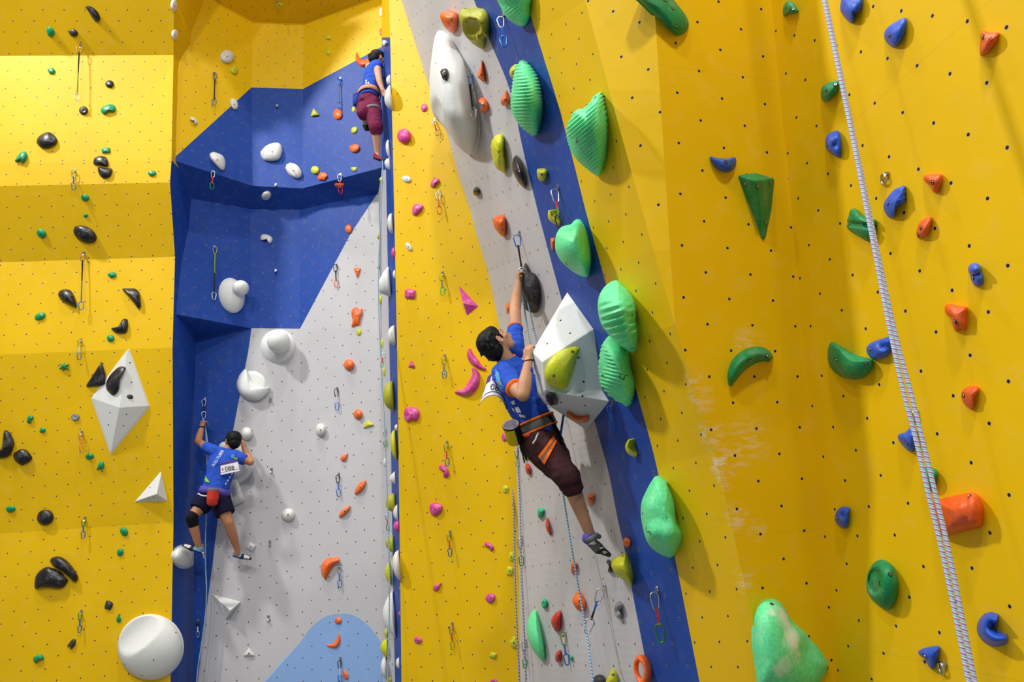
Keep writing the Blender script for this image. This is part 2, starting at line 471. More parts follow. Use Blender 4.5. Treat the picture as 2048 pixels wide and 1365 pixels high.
COLN = {'chalky mint': 'mint green', 'mint': 'mint green', 'lime': 'yellow-green', 'teal': 'light green', 'olive': 'olive yellow', 'plate': 'black', 'terracotta': 'orange', 'navy': 'dark blue'}

def catmull(pts, n=4, closed=True):
    out = []; N = len(pts)
    for i in range(N):
        p0, p1, p2, p3 = (pts[(i + k - 1) % N] for k in range(4))
        for j in range(n):
            t = j / n
            out.append(tuple(.5 * (2 * p1[c] + (p2[c] - p0[c]) * t + (2 * p0[c] - 5 * p1[c] + 4 * p2[c] - p3[c]) * t * t + (3 * p1[c] - p0[c] - 3 * p2[c] + p3[c]) * t ** 3) for c in (0, 1)))
    return out
def linear_dense(pts, n=3):
    out = []; N = len(pts)
    for i in range(N):
        a, b = pts[i], pts[(i + 1) % N]
        for j in range(n): out.append((a[0] + (b[0] - a[0]) * j / n, a[1] + (b[1] - a[1]) * j / n))
    return out
def circ(n, f=lambda a: 1): return [(.5 * math.cos(a) * f(a), .5 * math.sin(a) * f(a)) for a in (2 * math.pi * i / n for i in range(n))]
def seeded_blob(seed, amp=.2, n=11):
    r = random.Random(seed); k = [1 - amp * r.random() for _ in range(n)]
    return [(.52 * math.cos(2 * math.pi * i / n) * k[i], .52 * math.sin(2 * math.pi * i / n) * k[i]) for i in range(n)]
TPL = {
 'round': circ(12), 'oval': circ(12), 'egg': circ(12, lambda a: 1 - .16 * math.sin(a)),
 'drop': [(0, -.55), (.14, -.3), (.36, -.02), (.42, .24), (.24, .46), (0, .5), (-.24, .46), (-.42, .24), (-.36, -.02), (-.14, -.3)],
 'tri': [(0, -.5), (.1, -.36), (.44, .32), (.46, .46), (.3, .5), (-.3, .5), (-.46, .46), (-.44, .32), (-.1, -.36)],
 'half': [(-.5, -.34), (-.3, -.42), (0, -.44), (.3, -.42), (.5, -.34), (.46, .05), (.28, .38), (0, .5), (-.28, .38), (-.46, .05)],
 'bean': [(-.5, .1), (-.42, -.26), (-.12, -.42), (.2, -.42), (.47, -.2), (.5, .2), (.36, .44), (.18, .28), (0, .12), (-.18, .26), (-.36, .42)],
 'square': [(-.45, -.4), (0, -.47), (.45, -.42), (.48, 0), (.44, .44), (0, .47), (-.44, .42), (-.48, 0)],
 'star': [(0, -.52), (.13, -.2), (.5, -.3), (.24, 0), (.5, .38), (.1, .25), (-.12, .52), (-.2, .2), (-.5, .22), (-.26, -.06), (-.46, -.36), (-.14, -.22)],
 'fork': [(-.5, .3), (-.3, -.1), (0, -.45), (.35, -.5), (.5, -.2), (.4, .2), (.05, .5), (-.06, .2), (-.3, .3)],
 'seg': [(-.5, -.1), (-.25, -.38), (.1, -.5), (.4, -.36), (.5, 0), (.3, .35), (0, .5), (-.3, .4)],
}
for s_ in range(8): TPL['blob%d' % s_] = seeded_blob(s_ + 3, .3)
def place_tpl(t, u, v, w, h, rot):
    c, s = math.cos(math.radians(rot)), math.sin(math.radians(rot))
    return [(u + (x * w) * c - (y * h) * s, v + (x * w) * s + (y * h) * c) for x, y in TPL[t]]
def spine_outline(sp):
    """outline round a spine of (u, v, half width)"""
    n = len(sp); L, R = [], []
    for i in range(n):
        a = sp[max(i - 1, 0)]; b = sp[min(i + 1, n - 1)]
        dx, dy = b[0] - a[0], b[1] - a[1]; m = math.hypot(dx, dy) or 1
        nx, ny = -dy / m, dx / m
        L.append((sp[i][0] + nx * sp[i][2], sp[i][1] + ny * sp[i][2])); R.append((sp[i][0] - nx * sp[i][2], sp[i][1] - ny * sp[i][2]))
    return L, R

def tube_mesh(pts, r, n=8, closed=False, uvper=None):
    """swept tube; returns verts, faces, uvs"""
    V, Fc, UV = [], [], []
    N = len(pts); prev = None; L = 0; Ls = []
    for i in range(N):
        if i: L += (pts[i] - pts[i - 1]).length
        Ls.append(L)
        a = pts[(i - 1) % N] if (closed or i) else pts[i]; b = pts[(i + 1) % N] if (closed or i < N - 1) else pts[i]
        t = (b - a).normalized()
        if prev is None: x = t.orthogonal().normalized()
        else: x = (prev - t * prev.dot(t)).normalized()
        prev = x; y = t.cross(x)
        rr = r[i] if isinstance(r, (list, tuple)) else r
        for k in range(n):
            th = 2 * math.pi * k / n; V.append(pts[i] + (x * math.cos(th) + y * math.sin(th)) * rr)
    M = N if closed else N - 1
    for i in range(M):
        for k in range(n):
            j = (i + 1) % N
            Fc.append((i * n + k, i * n + (k + 1) % n, j * n + (k + 1) % n, j * n + k))
            l0, l1 = Ls[i], (Ls[i + 1] if i + 1 < N else L)
            UV.append([(k / n, l0), ((k + 1) / n, l0), ((k + 1) / n, l1), (k / n, l1)])
    if not closed:
        Fc.append(tuple(range(n))); UV.append([(0, 0)] * n)
        Fc.append(tuple((N - 1) * n + k for k in range(n))); UV.append([(0, L)] * n)
    return V, Fc, UV
class Frame:
    """a flat frame on the wall under a pixel"""
    def __init__(s, u, v, at=None):
        s.o, s.n = hit(u, v) if at is None else at
        s.n = s.n.normalized()
        e = Vector((0, 0, 1)).cross(s.n)
        s.x = e.normalized() if e.length > .1 else Vector((1, 0, 0))
        s.y = s.n.cross(s.x)
        s.pxm = F / (s.o - CAM).dot(RM @ Vector((0, 0, -1)))   # pixels per metre here
    def pt(s, u, v, h=0.0):
        return on_plane(u, v, s.o + s.n * h, s.n)
def finish(name, verts, faces, mat, origin, parent=None, smooth=True, sharp=None):
    o = mesh_obj(name, [Vector(p) - origin for p in verts], faces, mat, smooth=smooth)
    if parent is None: o.location = origin
    else:
        o.parent = parent; o.location = origin - parent.location
    return o
def fix_normals(o):
    bm = bmesh.new(); bm.from_mesh(o.data)
    bmesh.ops.recalc_face_normals(bm, faces=bm.faces); bm.to_mesh(o.data); bm.free()

def dome(name, outline, mat, bulge, tilt=0.0, apex=None, prof=.5, rings=7, ridge=None, anchor=None, parent=None, dish=None, flat=0.0, sink=.015, frame=None, cut=None):
    us = [p[0] for p in outline]; vs_ = [p[1] for p in outline]
    uR, uL = max(us), min(us); w = uR - uL
    cx, cy = apex if apex else (sum(us) / len(us), sum(vs_) / len(vs_))
    fr = frame or Frame(*(anchor if anchor else ((uR - .2 * w, sum(vs_) / len(vs_)) if tilt else (cx, cy))))
    wm = w / fr.pxm
    N = len(outline); verts = []; faces = []
    def right_at(v):
        best = None
        for (a, b), (c, d) in zip(outline, outline[1:] + outline[:1]):
            if (b - v) * (d - v) <= 0 and b != d:
                q = a + (c - a) * (v - b) / (d - b)
                if best is None or q > best: best = q
        return best
    def base_h(u, v):
        if not tilt: return 0
        q = right_at(v)
        return tilt * max(0, (q if q is not None else u) - u) / w * wm
    # skirt ring sunk in the wall
    for u, v in outline:
        p = fr.pt(u, v, base_h(u, v)); verts.append(p - fr.n * (base_h(u, v) + sink))
    S = [1.0] + [math.cos(math.pi / 2 * k / rings) for k in range(1, rings)] + []
    for k, s in enumerate(S):
        for u, v in outline:
            uu, vv = cx + (u - cx) * s, cy + (v - cy) * s
            z = bulge * (max(0, 1 - s * s) ** prof)
            if flat: z = bulge * min(1, (max(0, 1 - s * s) ** prof) / (1 - flat))
            if dish: z -= dish(uu, vv)
            if cut: z = min(z, cut(uu, vv))
            p = fr.pt(uu, vv, base_h(uu, vv) + z)
            if ridge:
                f_ = ((CAM - p).normalized() + fr.n).normalized() if tilt else fr.n
                p = p + f_ * ridge(uu, vv, s)
            verts.append(p)
    z = bulge - (dish(cx, cy) if dish else 0)
    verts.append(fr.pt(cx, cy, base_h(cx, cy) + z) + fr.n * (ridge(cx, cy, 0) if ridge else 0))
    R = len(S) + 1
    for r in range(R - 1):
        for i in range(N):
            j = (i + 1) % N
            faces.append((r * N + i, r * N + j, (r + 1) * N + j, (r + 1) * N + i))
    top = len(verts) - 1
    for i in range(N): faces.append(((R - 1) * N + i, (R - 1) * N + (i + 1) % N, top))
    org = fr.o.copy()
    o = finish(name, verts, faces, mat, org, parent)
    fix_normals(o)
    return o, fr, BVHTree.FromPolygons([tuple(p) for p in verts], faces)

def strip_hold(name, sp, mat, bulge, tilt=0., parent=None, T=6):
    """crescent or banana: half-round cross-section along a spine of (u, v, half width)"""
    spd = []
    for i in range(len(sp) - 1):
        p0, p1, p2, p3 = sp[max(i - 1, 0)], sp[i], sp[i + 1], sp[min(i + 2, len(sp) - 1)]
        for j in range(4):
            t = j / 4
            spd.append(tuple(.5 * (2 * p1[c] + (p2[c] - p0[c]) * t + (2 * p0[c] - 5 * p1[c] + 4 * p2[c] - p3[c]) * t * t + (3 * p1[c] - p0[c] - 3 * p2[c] + p3[c]) * t ** 3) for c in range(3)))
    spd.append(sp[-1])
    L, R = spine_outline(spd)
    us = [p[0] for p in L + R]; uR, uL = max(us), min(us); w = uR - uL
    mid = spd[len(spd) // 2]
    fr = Frame(*((uR - .2 * w, mid[1]) if tilt else (mid[0], mid[1])))
    wm = w / fr.pxm; rm = max(p[2] for p in spd)
    verts, faces = [], []
    for (a, b, s) in zip(L, R, spd):
        for k in range(T + 1):
            t = k / T; u = a[0] + (b[0] - a[0]) * t; v = a[1] + (b[1] - a[1]) * t
            z = bulge * math.sin(math.pi * t) * (max(s[2], .5) / rm) ** .7
            bh = tilt * (uR - u) / w * wm
            verts.append(fr.pt(u, v, bh + z))
        for k in (0, T):   # skirt
            u, v = (a if k == 0 else b); bh = tilt * (uR - u) / w * wm
            verts.append(fr.pt(u, v, bh) - fr.n * (bh + .012))
    M = T + 3
    for i in range(len(spd) - 1):
        o0, o1 = i * M, (i + 1) * M
        for k in range(T): faces.append((o0 + k, o0 + k + 1, o1 + k + 1, o1 + k))
        faces.append((o0, o1, o1 + T + 1, o0 + T + 1)); faces.append((o0 + T, o0 + T + 2, o1 + T + 2, o1 + T))
        faces.append((o0 + T + 1, o1 + T + 1, o1 + T + 2, o0 + T + 2))
    e = (len(spd) - 1) * M
    faces.append(tuple([T + 1] + list(range(T + 1)) + [T + 2])); faces.append(tuple([e + T + 1] + [e + k for k in range(T + 1)] + [e + T + 2]))
    o = finish(name, verts, faces, mat, fr.o.copy(), parent); fix_normals(o)
    return o, fr, BVHTree.FromPolygons([tuple(p) for p in verts], faces)

def facets(name, pv, faces, mat, anchor, parent=None, bevel=.006, sink=.02):
    """pv: (u, v, height over the wall); h=0 points also get a sunk copy"""
    fr = Frame(*anchor)
    verts = [fr.pt(u, v, h) for u, v, h in pv]
    org = fr.o.copy()
    o = finish(name, verts, faces, mat, org, parent, smooth=False)
    fix_normals(o)
    if bevel:
        m = o.modifiers.new('soft_edges', 'BEVEL'); m.width = bevel; m.segments = 2; m.limit_method = 'ANGLE'
    return o, fr, BVHTree.FromPolygons([tuple(p) for p in verts], faces)

def ink_line(parent, bvh, pts, r=.0022):
    V3 = []
    for u, v in catmull_open(pts):
        d = ray(u, v).normalized(); loc, n, i, dist = bvh.ray_cast(CAM, d)
        if loc is not None: V3.append(loc - parent.location)
    if len(V3) < 3: return
    V, Fc, _ = tube_mesh(V3, r, 5)
    mesh_obj('logo_mark', V, Fc, M_HOLE, parent=parent)['label'] = 'small dark logo mark'
def catmull_open(pts, n=4):
    out = []; m = len(pts)
    for i in range(m - 1):
        p0, p1, p2, p3 = pts[max(i - 1, 0)], pts[i], pts[i + 1], pts[min(i + 2, m - 1)]
        for j in range(n):
            t = j / n; out.append(tuple(.5 * (2 * p1[c] + (p2[c] - p0[c]) * t + (2 * p0[c] - 5 * p1[c] + 4 * p2[c] - p3[c]) * t * t + (3 * p1[c] - p0[c] - 3 * p2[c] + p3[c]) * t ** 3) for c in (0, 1)))
    return out + [pts[-1]]
def bolt_on(parent, bvh, u, v, r=.011, hole=False):
    d = ray(u, v).normalized(); loc, n, i, dist = bvh.ray_cast(CAM, d)
    if loc is None: return
    if n.dot(d) > 0: n = -n
    q = n.to_track_quat('Z', 'Y').to_matrix()
    V, Fc = [], []
    N = 10
    prof = [(r * 1.15, -.004), (r * 1.15, .0012), (r * .8, .0014), (r * .72, .0028), (r * .42, .003), (r * .4, .0005)]
    for a, z in prof:
        for k in range(N):
            t = 2 * math.pi * k / N; V.append(loc + q @ Vector((a * math.cos(t), a * math.sin(t), z)))
    for a in range(len(prof) - 1):
        for k in range(N): Fc.append((a * N + k, a * N + (k + 1) % N, (a + 1) * N + (k + 1) % N, (a + 1) * N + k))
    Fc.append(tuple((len(prof) - 1) * N + k for k in range(N)))
    fm = [1 if (i // N in (0, 1)) or i >= 4 * N else 0 for i in range(len(Fc))]
    o = mesh_obj('bolt', [p - parent.location for p in V], Fc, [M_HOLE if hole else M_BOLT, M_HOLE], parent=parent, fmat=fm)
    o['label'] = 'steel bolt'
    return o

HOLDS = []   # (object, u, v, size, colour word, shape word, area, landmark phrase or None, fixed label or None)
AREA = {'T': 'left yellow wall', 'B': 'recessed bay', 'S': 'narrow blue edge strip', 'E': 'centre yellow column', 'F': 'leaning grey lead wall', 'G': 'broad yellow panel', 'R': 'right yellow wall'}
TILT = {'F': .70}
def H(area, col, shape, geo, b=None, label=None, land=None, bolt=None, near='', **k):
    """geo: ('t', template, u, v, w, h, rot) | ('p', points) | ('l', points, straight-sided) | ('s', spine)"""
    tilt = k.pop('tilt', TILT.get(area, 0.))
    mat = HM[col]
    if geo[0] == 's':
        sp = geo[1]; u, v, _ = sp[len(sp) // 2]; w = max(p[2] for p in sp) * 2
        px = Frame(u, v).pxm
        o, fr, bv = strip_hold('climbing_hold', sp, mat, b or .42 * w / px, tilt)
        size = max(abs(sp[0][0] - sp[-1][0]), abs(sp[0][1] - sp[-1][1]), w)
    else:
        if geo[0] == 't':
            _, t, u, v, w, h, rot = geo; pts = place_tpl(t, u, v, w, h, rot)
            if t in ('tri', 'square', 'star'): pass
            out = catmull(pts, 2)
        elif geo[0] == 'p': out = catmull(geo[1], k.pop('dn', 4)); 
        else: out = linear_dense(geo[1], 4)
        us = [p[0] for p in out]; vs_ = [p[1] for p in out]
        u, v = sum(us) / len(us), sum(vs_) / len(vs_); w, h = max(us) - min(us), max(vs_) - min(vs_)
        px = Frame(max(us) - .2 * w if tilt else u, v).pxm
        bb = b if b is not None else (.34 * min(w, h) / px if not tilt else .13 * h / px + .012)
        o, fr, bv = dome('climbing_hold', out, mat, bb, tilt, **k)
        size = max(w, h)
    big = size / 20 if area in 'TBS' else size / 26
    if bolt is None: bolt = [(u, v)] if (size > 15 and area not in 'S' and geo[0] != 's') else []
    for q in bolt: bolt_on(o, bv, q[0], q[1], r=.0085 if size > 22 else .0065)
    HOLDS.append([o, u, v, size, COLN.get(col, col), shape, area, land, label])
    globals()['LAST'] = (o, fr, bv)
    return o, fr, bv
def T_(t, u, v, w, h, rot=0): return ('t', t, u, v, w, h, rot)
# ------------------------------------------------------------------ volumes first: holds may sit on them
VOL = []
def volume(label, o, bv, cat='wall volume', cast=True):
    tag(o, label, cat, 'white volumes screwed to the walls'); VOL.append(o)
    if cast: BVHS.append(bv)
def small_bolt_holes(o, bv, pts, r=.007):
    for u, v in pts: bolt_on(o, bv, u, v, r, True)
# diamond on the left wall
o, fr, bv = facets('wall_volume', [(258.5, 698, 0), (300, 814, 0), (221, 911, 0), (182, 796.5, 0), (239, 816, .14), (254, 700, .02), (296, 812, .02), (222, 903, .02), (187, 797, .02)],
                   [(0, 1, 6, 5), (1, 2, 7, 6), (2, 3, 8, 7), (3, 0, 5, 8), (5, 6, 4), (6, 7, 4), (7, 8, 4), (8, 5, 4)], M_VOL, (240, 812))
volume('large white kite-shaped volume with two black holds on the left wall', o, bv)
small_bolt_holes(o, bv, [(260, 726), (263, 765), (220, 826), (253, 829), (217, 850), (247, 852)])
# tetrahedron on the left wall
o, fr, bv = facets('wall_volume', [(322, 943, 0), (334.5, 1003, 0), (269, 1005, 0), (313, 989, .12), (322, 949, .018), (330.5, 1000, .018), (275, 1002, .018)],
                   [(0, 1, 5, 4), (1, 2, 6, 5), (2, 0, 4, 6), (4, 5, 3), (5, 6, 3), (6, 4, 3)], M_VOL, (312, 985))
volume('small white three-sided pyramid volume low on the left wall', o, bv)
small_bolt_holes(o, bv, [(300, 976), (298, 998), (308, 995)])
# great sphere with a scooped cut, on the corner of the left wall
big_c = (300, 1295)
def cutf(u, v):
    q = ((u - 262) * .66 + (v - 1262) * .75); return .055 + .00009 * max(0, q) ** 2
out = [(big_c[0] + 65 * math.cos(2 * math.pi * i / 48), big_c[1] + 65.5 * math.sin(2 * math.pi * i / 48)) for i in range(48)]
o, fr, bv = dome('wall_volume', out, M_VOL, .22, rings=24, cut=cutf, anchor=(296, 1300), apex=(301, 1296))
volume('huge white ball volume with a scooped cut, bottom of the left wall', o, bv)
ring = [(big_c[0] + 1 + 66 * math.cos(2 * math.pi * i / 48), big_c[1] + 66 * math.sin(2 * math.pi * i / 48)) for i in range(48)]
rm, _, _ = dome('rim', ring, M_VOL, .018, rings=3, anchor=(296, 1300), parent=o, frame=fr)
small_bolt_holes(o, bv, [(307, 1321), (352, 1266), (250, 1330), (284, 1352)])
# white pieces in the bay
def ball_volume(label, base, ball, bulge, ballr, rise=.0):
    o, fr, bv = dome('wall_volume', base, M_VOL, bulge, rings=8, apex=(ball[0], ball[1] + 4), prof=.8)
    volume(label, o, bv, cast=False)
    R = ballr / fr.pxm; c = fr.pt(ball[0], ball[1], bulge + R * .35)
    V, Fc = [], []; n1_, n2_ = 20, 12
    for i in range(n2_ + 1):
        for j in range(n1_):
            th = math.pi * i / n2_; ph = 2 * math.pi * j / n1_
            V.append(c + Vector((R * math.sin(th) * math.cos(ph), R * math.sin(th) * math.sin(ph), R * math.cos(th))))
    for i in range(n2_):
        for j in range(n1_): Fc.append((i * n1_ + j, i * n1_ + (j + 1) % n1_, (i + 1) * n1_ + (j + 1) % n1_, (i + 1) * n1_ + j))
    b = mesh_obj('ball', [p - o.location for p in V], Fc, M_VOL, parent=o, smooth=True)
    return o
def ell(cu, cv, a, b, rot=0, n=36):
    c, s = math.cos(math.radians(rot)), math.sin(math.radians(rot))
    return [(cu + a * math.cos(t) * c - b * math.sin(t) * s, cv + a * math.cos(t) * s + b * math.sin(t) * c) for t in (2 * math.pi * i / n for i in range(n))]
ball_volume('white egg-shaped volume with a ball on top, on the blue middle tier', ell(463.5, 591, 25.5, 35.5, -14), (481.5, 576.5), .14, 15.5)
ball_volume('white dome volume with a ball on top, under the blue ledge', ell(556, 693, 35, 34), (557.5, 684), .12, 22)
def dome_volume(label, u, v, a, b, h, flange=True, rot=0):
    o, fr, bv = dome('wall_volume', ell(u, v, a, b, rot, 30), M_VOL, h, rings=8)
    volume(label, o, bv, cast=False)
    if flange: dome('rim', ell(u, v, a * 1.08, b * 1.08, rot, 30), M_VOL, .012, rings=2, parent=o, frame=fr)
    return o, fr, bv
o, fr, bv = dome_volume('white half-ball volume under the left foot of the climber in shorts', 369, 1114, 22.5, 22.5, .12)
o, fr, bv = dome('wall_volume', catmull([(491, 738), (478, 752), (473, 772), (480, 789), (497, 800), (518.5, 801), (534, 790), (539.5, 778), (537, 775), (521.5, 776), (508, 766), (497, 751)], 3), M_VOL, .13, apex=(497, 781), rings=8)
volume('white crescent-mouthed round volume on the blue and grey border', o, bv, cast=False)
dome('back_disc', ell(505, 769, 29, 27), M_VOL, .02, rings=2, parent=o, frame=fr)
o, fr, bv = facets('wall_volume', [(422, 1188, 0), (482, 1204, 0), (451, 1241.7, 0), (460.7, 1221.8, .16)], [(0, 1, 3), (1, 2, 3), (2, 0, 3), (0, 2, 1)], M_VOL, (452, 1214), bevel=.003)
volume('white wedge volume with a pointed left end, low in the bay', o, bv)
o, fr, bv = dome('wall_volume', catmull([(458, 957), (472, 951), (480, 972), (488, 996), (485, 1005), (466, 1012), (459, 1003), (452, 985)], 3), M_VOL, .13, rings=6)
volume('white rounded slab volume beside the hip of the climber in shorts', o, bv, cast=False)
o, fr, bv = dome('wall_volume', catmull([(438, 890), (462, 885), (492, 900), (508, 928), (500, 950), (478, 968), (456, 962), (440, 935)], 3), M_VOL, .12, rings=6)
volume('white lumpy volume behind the shoulder of the climber in shorts', o, bv, cast=False)

# giant white fin on the lead wall
fin = [(883, 60), (870, 72), (862, 123), (859, 160), (860, 200), (866, 228), (886, 252), (900, 272), (912, 289), (931, 306), (943, 310.5), (952, 295), (957, 261.5), (955, 230), (949, 200), (942, 168), (934, 138), (924, 113), (912, 92), (899, 70)]
def fin_scoop(u, v):
    d = math.hypot((u - 872) / 15, (v - 232) / 34); return .10 * max(0, 1 - d * d)
o, fr, bv = dome('wall_volume', catmull(fin, 3), M_VOL, .16, tilt=.60, apex=(885, 215), rings=12, prof=.6, dish=fin_scoop)
volume('giant white shield-shaped volume at the top of the grey stripe', o, bv)
small_bolt_holes(o, bv, [(871, 127), (893, 160), (916, 105)])
dome('rim', catmull([(u + (3.5 if u > 900 else 1.0), v + (2 if v > 200 else -2)) for u, v in fin], 3), M_VOL, .015, tilt=.52, apex=(900, 205), rings=2, parent=o, frame=fr)
# great faceted volume the front climber holds
pv = [(1130, 591, .0), (1187, 658.5, 0), (1199.5, 711, 0), (1205, 782, 0), (1218, 803, 0), (1190, 872, 0),
      (1090, 808.6, .34), (1075, 791, .36), (1063.5, 704, .36), (1084.5, 724, .37), (1136, 691, .26), (1090, 782, .38), (1152, 812, .02), (1143, 700, .02)]
fc = [(0, 1, 10), (0, 10, 9, 8), (1, 2, 10), (2, 3, 11, 9, 10), (3, 4, 11), (9, 11, 7, 8), (11, 6, 7), (11, 4, 5, 6)]
frv = Frame(1196, 790)
pv3 = [frv.pt(u, v, h) for u, v, h in pv[:12]]
nn_ = (pv3[11] - pv3[9]).cross(pv3[3] - pv3[9]).normalized()
pv3[10] = on_plane(1136, 691, pv3[9], nn_); pv3[2] = on_plane(1199.5, 711, pv3[9], nn_)
nn_ = (pv3[11] - pv3[6]).cross(pv3[4] - pv3[6]).normalized()
pv3[5] = on_plane(1190, 872, pv3[6], nn_)
# back edges run from the outer silhouette straight to the wall
i0 = len(pv3); pv3 += [pv3[8] - frv.n * .37 + Vector((0, .35, 0)), pv3[7] - frv.n * .37 + Vector((0, .35, 0)), pv3[6] - frv.n * .35 + Vector((0, .3, 0))]
fc += [(8, i0, 0), (7, i0 + 1, i0, 8), (6, i0 + 2, i0 + 1, 7), (5, i0 + 2, 6)]
tri = []
for f_ in fc:
    for k in range(1, len(f_) - 1): tri.append((f_[0], f_[k], f_[k + 1]))
o = finish('wall_volume', pv3, tri, M_VOL, frv.o.copy(), smooth=False); fix_normals(o)
m = o.modifiers.new('soft_edges', 'BEVEL'); m.width = .008; m.segments = 2; m.limit_method = 'ANGLE'; m.angle_limit = .2
bv = BVHTree.FromPolygons([tuple(p) for p in pv3], tri)
volume('big white faceted volume gripped by the front climber, carrying three holds', o, bv)
small_bolt_holes(o, bv, [(1121, 641), (1140, 667), (1094.5, 688), (1157, 716), (1167, 764), (1165, 792.5), (1122, 805), (1170, 811.5)], r=.006)

# ------------------------------------------------------------------ left yellow wall
L_ = 'large white kite-shaped volume'
H('T', 'black', 'curved horn', ('s', [(172, 13, 2), (181, 19, 6), (190, 30, 8), (196, 41, 6)]), label='black horn-shaped hold, topmost on the left yellow wall')
H('T', 'green', 'lump', T_('blob1', 100, 63, 17, 23, -30), label='small green hold near the top left, left of a black oval one')
H('T', 'black', 'oval', T_('oval', 147, 66, 18, 15, 25), label='small black oval hold just above the topmost long sling')
H('T', 'green', 'knob', T_('blob2', 103, 142, 17, 16), label='green knob left of the topmost long sling on the left wall')
H('T', 'black', 'round', T_('round', 219, 168, 17, 15), label='small black round hold right of the topmost long sling')
H('T', 'black', 'ring', T_('round', 167, 221, 18, 17), dish=lambda u, v: .02 * max(0, 1 - math.hypot(u - 167, v - 221) / 5), label='small black dimpled hold below the topmost long sling')
H('T', 'green', 'arched', T_('bean', 216, 218, 30, 20, -15), label='green arched hold beside the small black dimpled one')
H('T', 'black', 'pebble', ('p', [(73, 284), (76, 275), (86, 267), (97, 264), (108, 270), (115, 281), (110, 290), (97, 296), (84, 296), (76, 290)]), label='big black pebble-shaped hold on the upper left yellow wall')
H('T', 'green', 'forked', T_('fork', 42, 315, 25, 24, 0), label='green forked hold at the far left under the big black pebble')
H('T', 'green', 'block', T_('square', 212, 301, 18, 11, -6), label='small green block hold just above a pair of black half-moons')
H('T', 'black', 'half', ('p', [(187, 328), (188, 318), (195, 313), (204, 312), (212, 315), (216, 322), (216, 333), (205, 332), (194, 330)]), label='black half-moon hold, upper of the stacked pair')
H('T', 'black', 'half', ('p', [(196, 335), (206, 335), (216, 337), (224, 338), (224, 346), (219, 354), (210, 357), (202, 354), (197, 346)]), label='black half-moon hold, lower of the stacked pair')
H('T', 'green', 'knob', T_('seg', 304, 347, 17, 12), label='small green hold near the right edge, level with the black half-moons')
H('T', 'green', 'knob', T_('egg', 169.5, 396.5, 17, 14, 20), label='small green hold under the overhang edge below a blue quickdraw')
H('T', 'green', 'nub', T_('blob3', 171.5, 431, 11, 9), label='tiny green nub above the big tilted black oval')
H('T', 'black', 'oval', T_('oval', 170, 469, 50, 31, 27), label='big tilted black oval hold on the dark overhanging band')
H('T', 'green', 'drop', T_('egg', 82, 468, 21, 16, 35), label='green hold left of the big tilted black oval')
H('T', 'black', 'leaf', ('p', [(116, 590), (120, 582), (130, 578.5), (142, 582), (150, 596), (153.5, 614), (147, 613), (135, 607), (122, 600)]), label='black leaf-shaped hold left of the second long sling', bolt=[(130, 589), (148, 611)])
H('T', 'black', 'boomerang', ('p', [(244.5, 578), (258, 577), (271, 578), (279, 586), (281, 600), (282, 613), (276, 617), (270, 610), (262, 600), (252, 588)]), label='black boomerang-shaped hold nearest the corner, with its long arm hanging down')
H('T', 'green', 'knob', T_('blob4', 224, 550, 18, 13), label='small green hold upper left of the black boomerang')
H('T', 'green', 'pod', T_('egg', 80.5, 634, 23, 14, -22), label='green pod-shaped hold lower left of the black leaf-shaped hold')
H('T', 'black', 'claw', ('p', [(222.5, 657), (236, 653), (243, 642), (249, 637.5), (255, 641), (256, 656), (251, 666), (236, 667), (227, 663)]), label='black claw-shaped hold above a small green round one')
H('T', 'green', 'round', T_('round', 221, 677, 15, 14), label='small green round hold under the black claw-shaped hold')
H('T', 'green', 'star', T_('star', 128, 733.5, 20, 17), label='small green star-shaped hold left of the black triangle')
H('T', 'black', 'triangle', ('l', [(203, 723.5), (211, 748), (212, 770), (205, 772.5), (173, 774.5), (173, 770)]), label='black triangular hold touching the left side of the kite volume', b=.05, apex=(202, 762), bolt=[])
H('T', 'black', 'comma', ('p', [(247, 733.5), (251, 737), (247, 746), (241, 754), (239, 768), (237, 781), (228, 791), (220, 788), (212, 777), (213, 764), (220, 751), (230, 740), (239, 734)]), label='black comma-shaped hold on the kite volume', b=.06, bolt=[])
H('T', 'black', 'small oval', T_('oval', 260, 794, 13, 9, 12), label='tiny black oval hold in the middle of the kite volume', b=.015, bolt=[])
H('T', 'green', 'bean', T_('bean', 59.5, 839, 17, 13, -65), label='small green bean hold, upper of two left of the kite volume')
H('T', 'green', 'knob', T_('blob5', 85, 861, 14, 12), label='small green knob, lower of two left of the kite volume')
H('T', 'marbled grey', 'round', T_('round', 150.5, 835, 17, 15), dish=lambda u, v: .02 * max(0, 1 - math.hypot(u - 150.5, v - 835) / 6), label='small round black-and-white cupped hold left of the kite volume')
H('T', 'black', 'half leaf', ('p', [(8, 863), (19, 865.5), (27, 879), (27.5, 893), (19, 911), (6, 917), (-8, 916), (-8, 908), (3, 895)]), label='black half-leaf hold cut off by the left edge of the picture')
H('T', 'black', 'shell', ('p', [(34, 903), (41, 899), (53, 901), (64, 914), (61, 922), (52, 928), (41, 930), (30, 922), (26.5, 914), (28, 907)]), label='black shell-shaped hold with a chalky side at the far left')
H('T', 'green', 'knob', T_('seg', 179, 913.5, 18, 13), label='small green hold below the short orange quickdraw')
H('T', 'green', 'kite', T_('fork', 200.5, 933, 17, 18, -10), label='small green angular hold lower left of the tip of the kite volume')
H('T', 'green', 'diamond', T_('seg', 21, 1019, 20, 14), label='small green diamond-like hold at the far left above the fold')
H('T', 'black', 'round', ('p', [(73.5, 1037), (78, 1025), (88, 1020.5), (100, 1022), (107, 1031), (105, 1043), (96, 1050), (86, 1051), (77, 1046)]), label='black round hold straddling the lower fold of the left wall')
H('T', 'green', 'round', T_('oval', 248, 1064, 15, 19, -30), label='green round hold, upper of two right of the lower blue quickdraw')
H('T', 'green', 'egg', T_('egg', 240, 1106.5, 13, 16, 20), label='small green hold, lower of two right of the lower blue quickdraw')
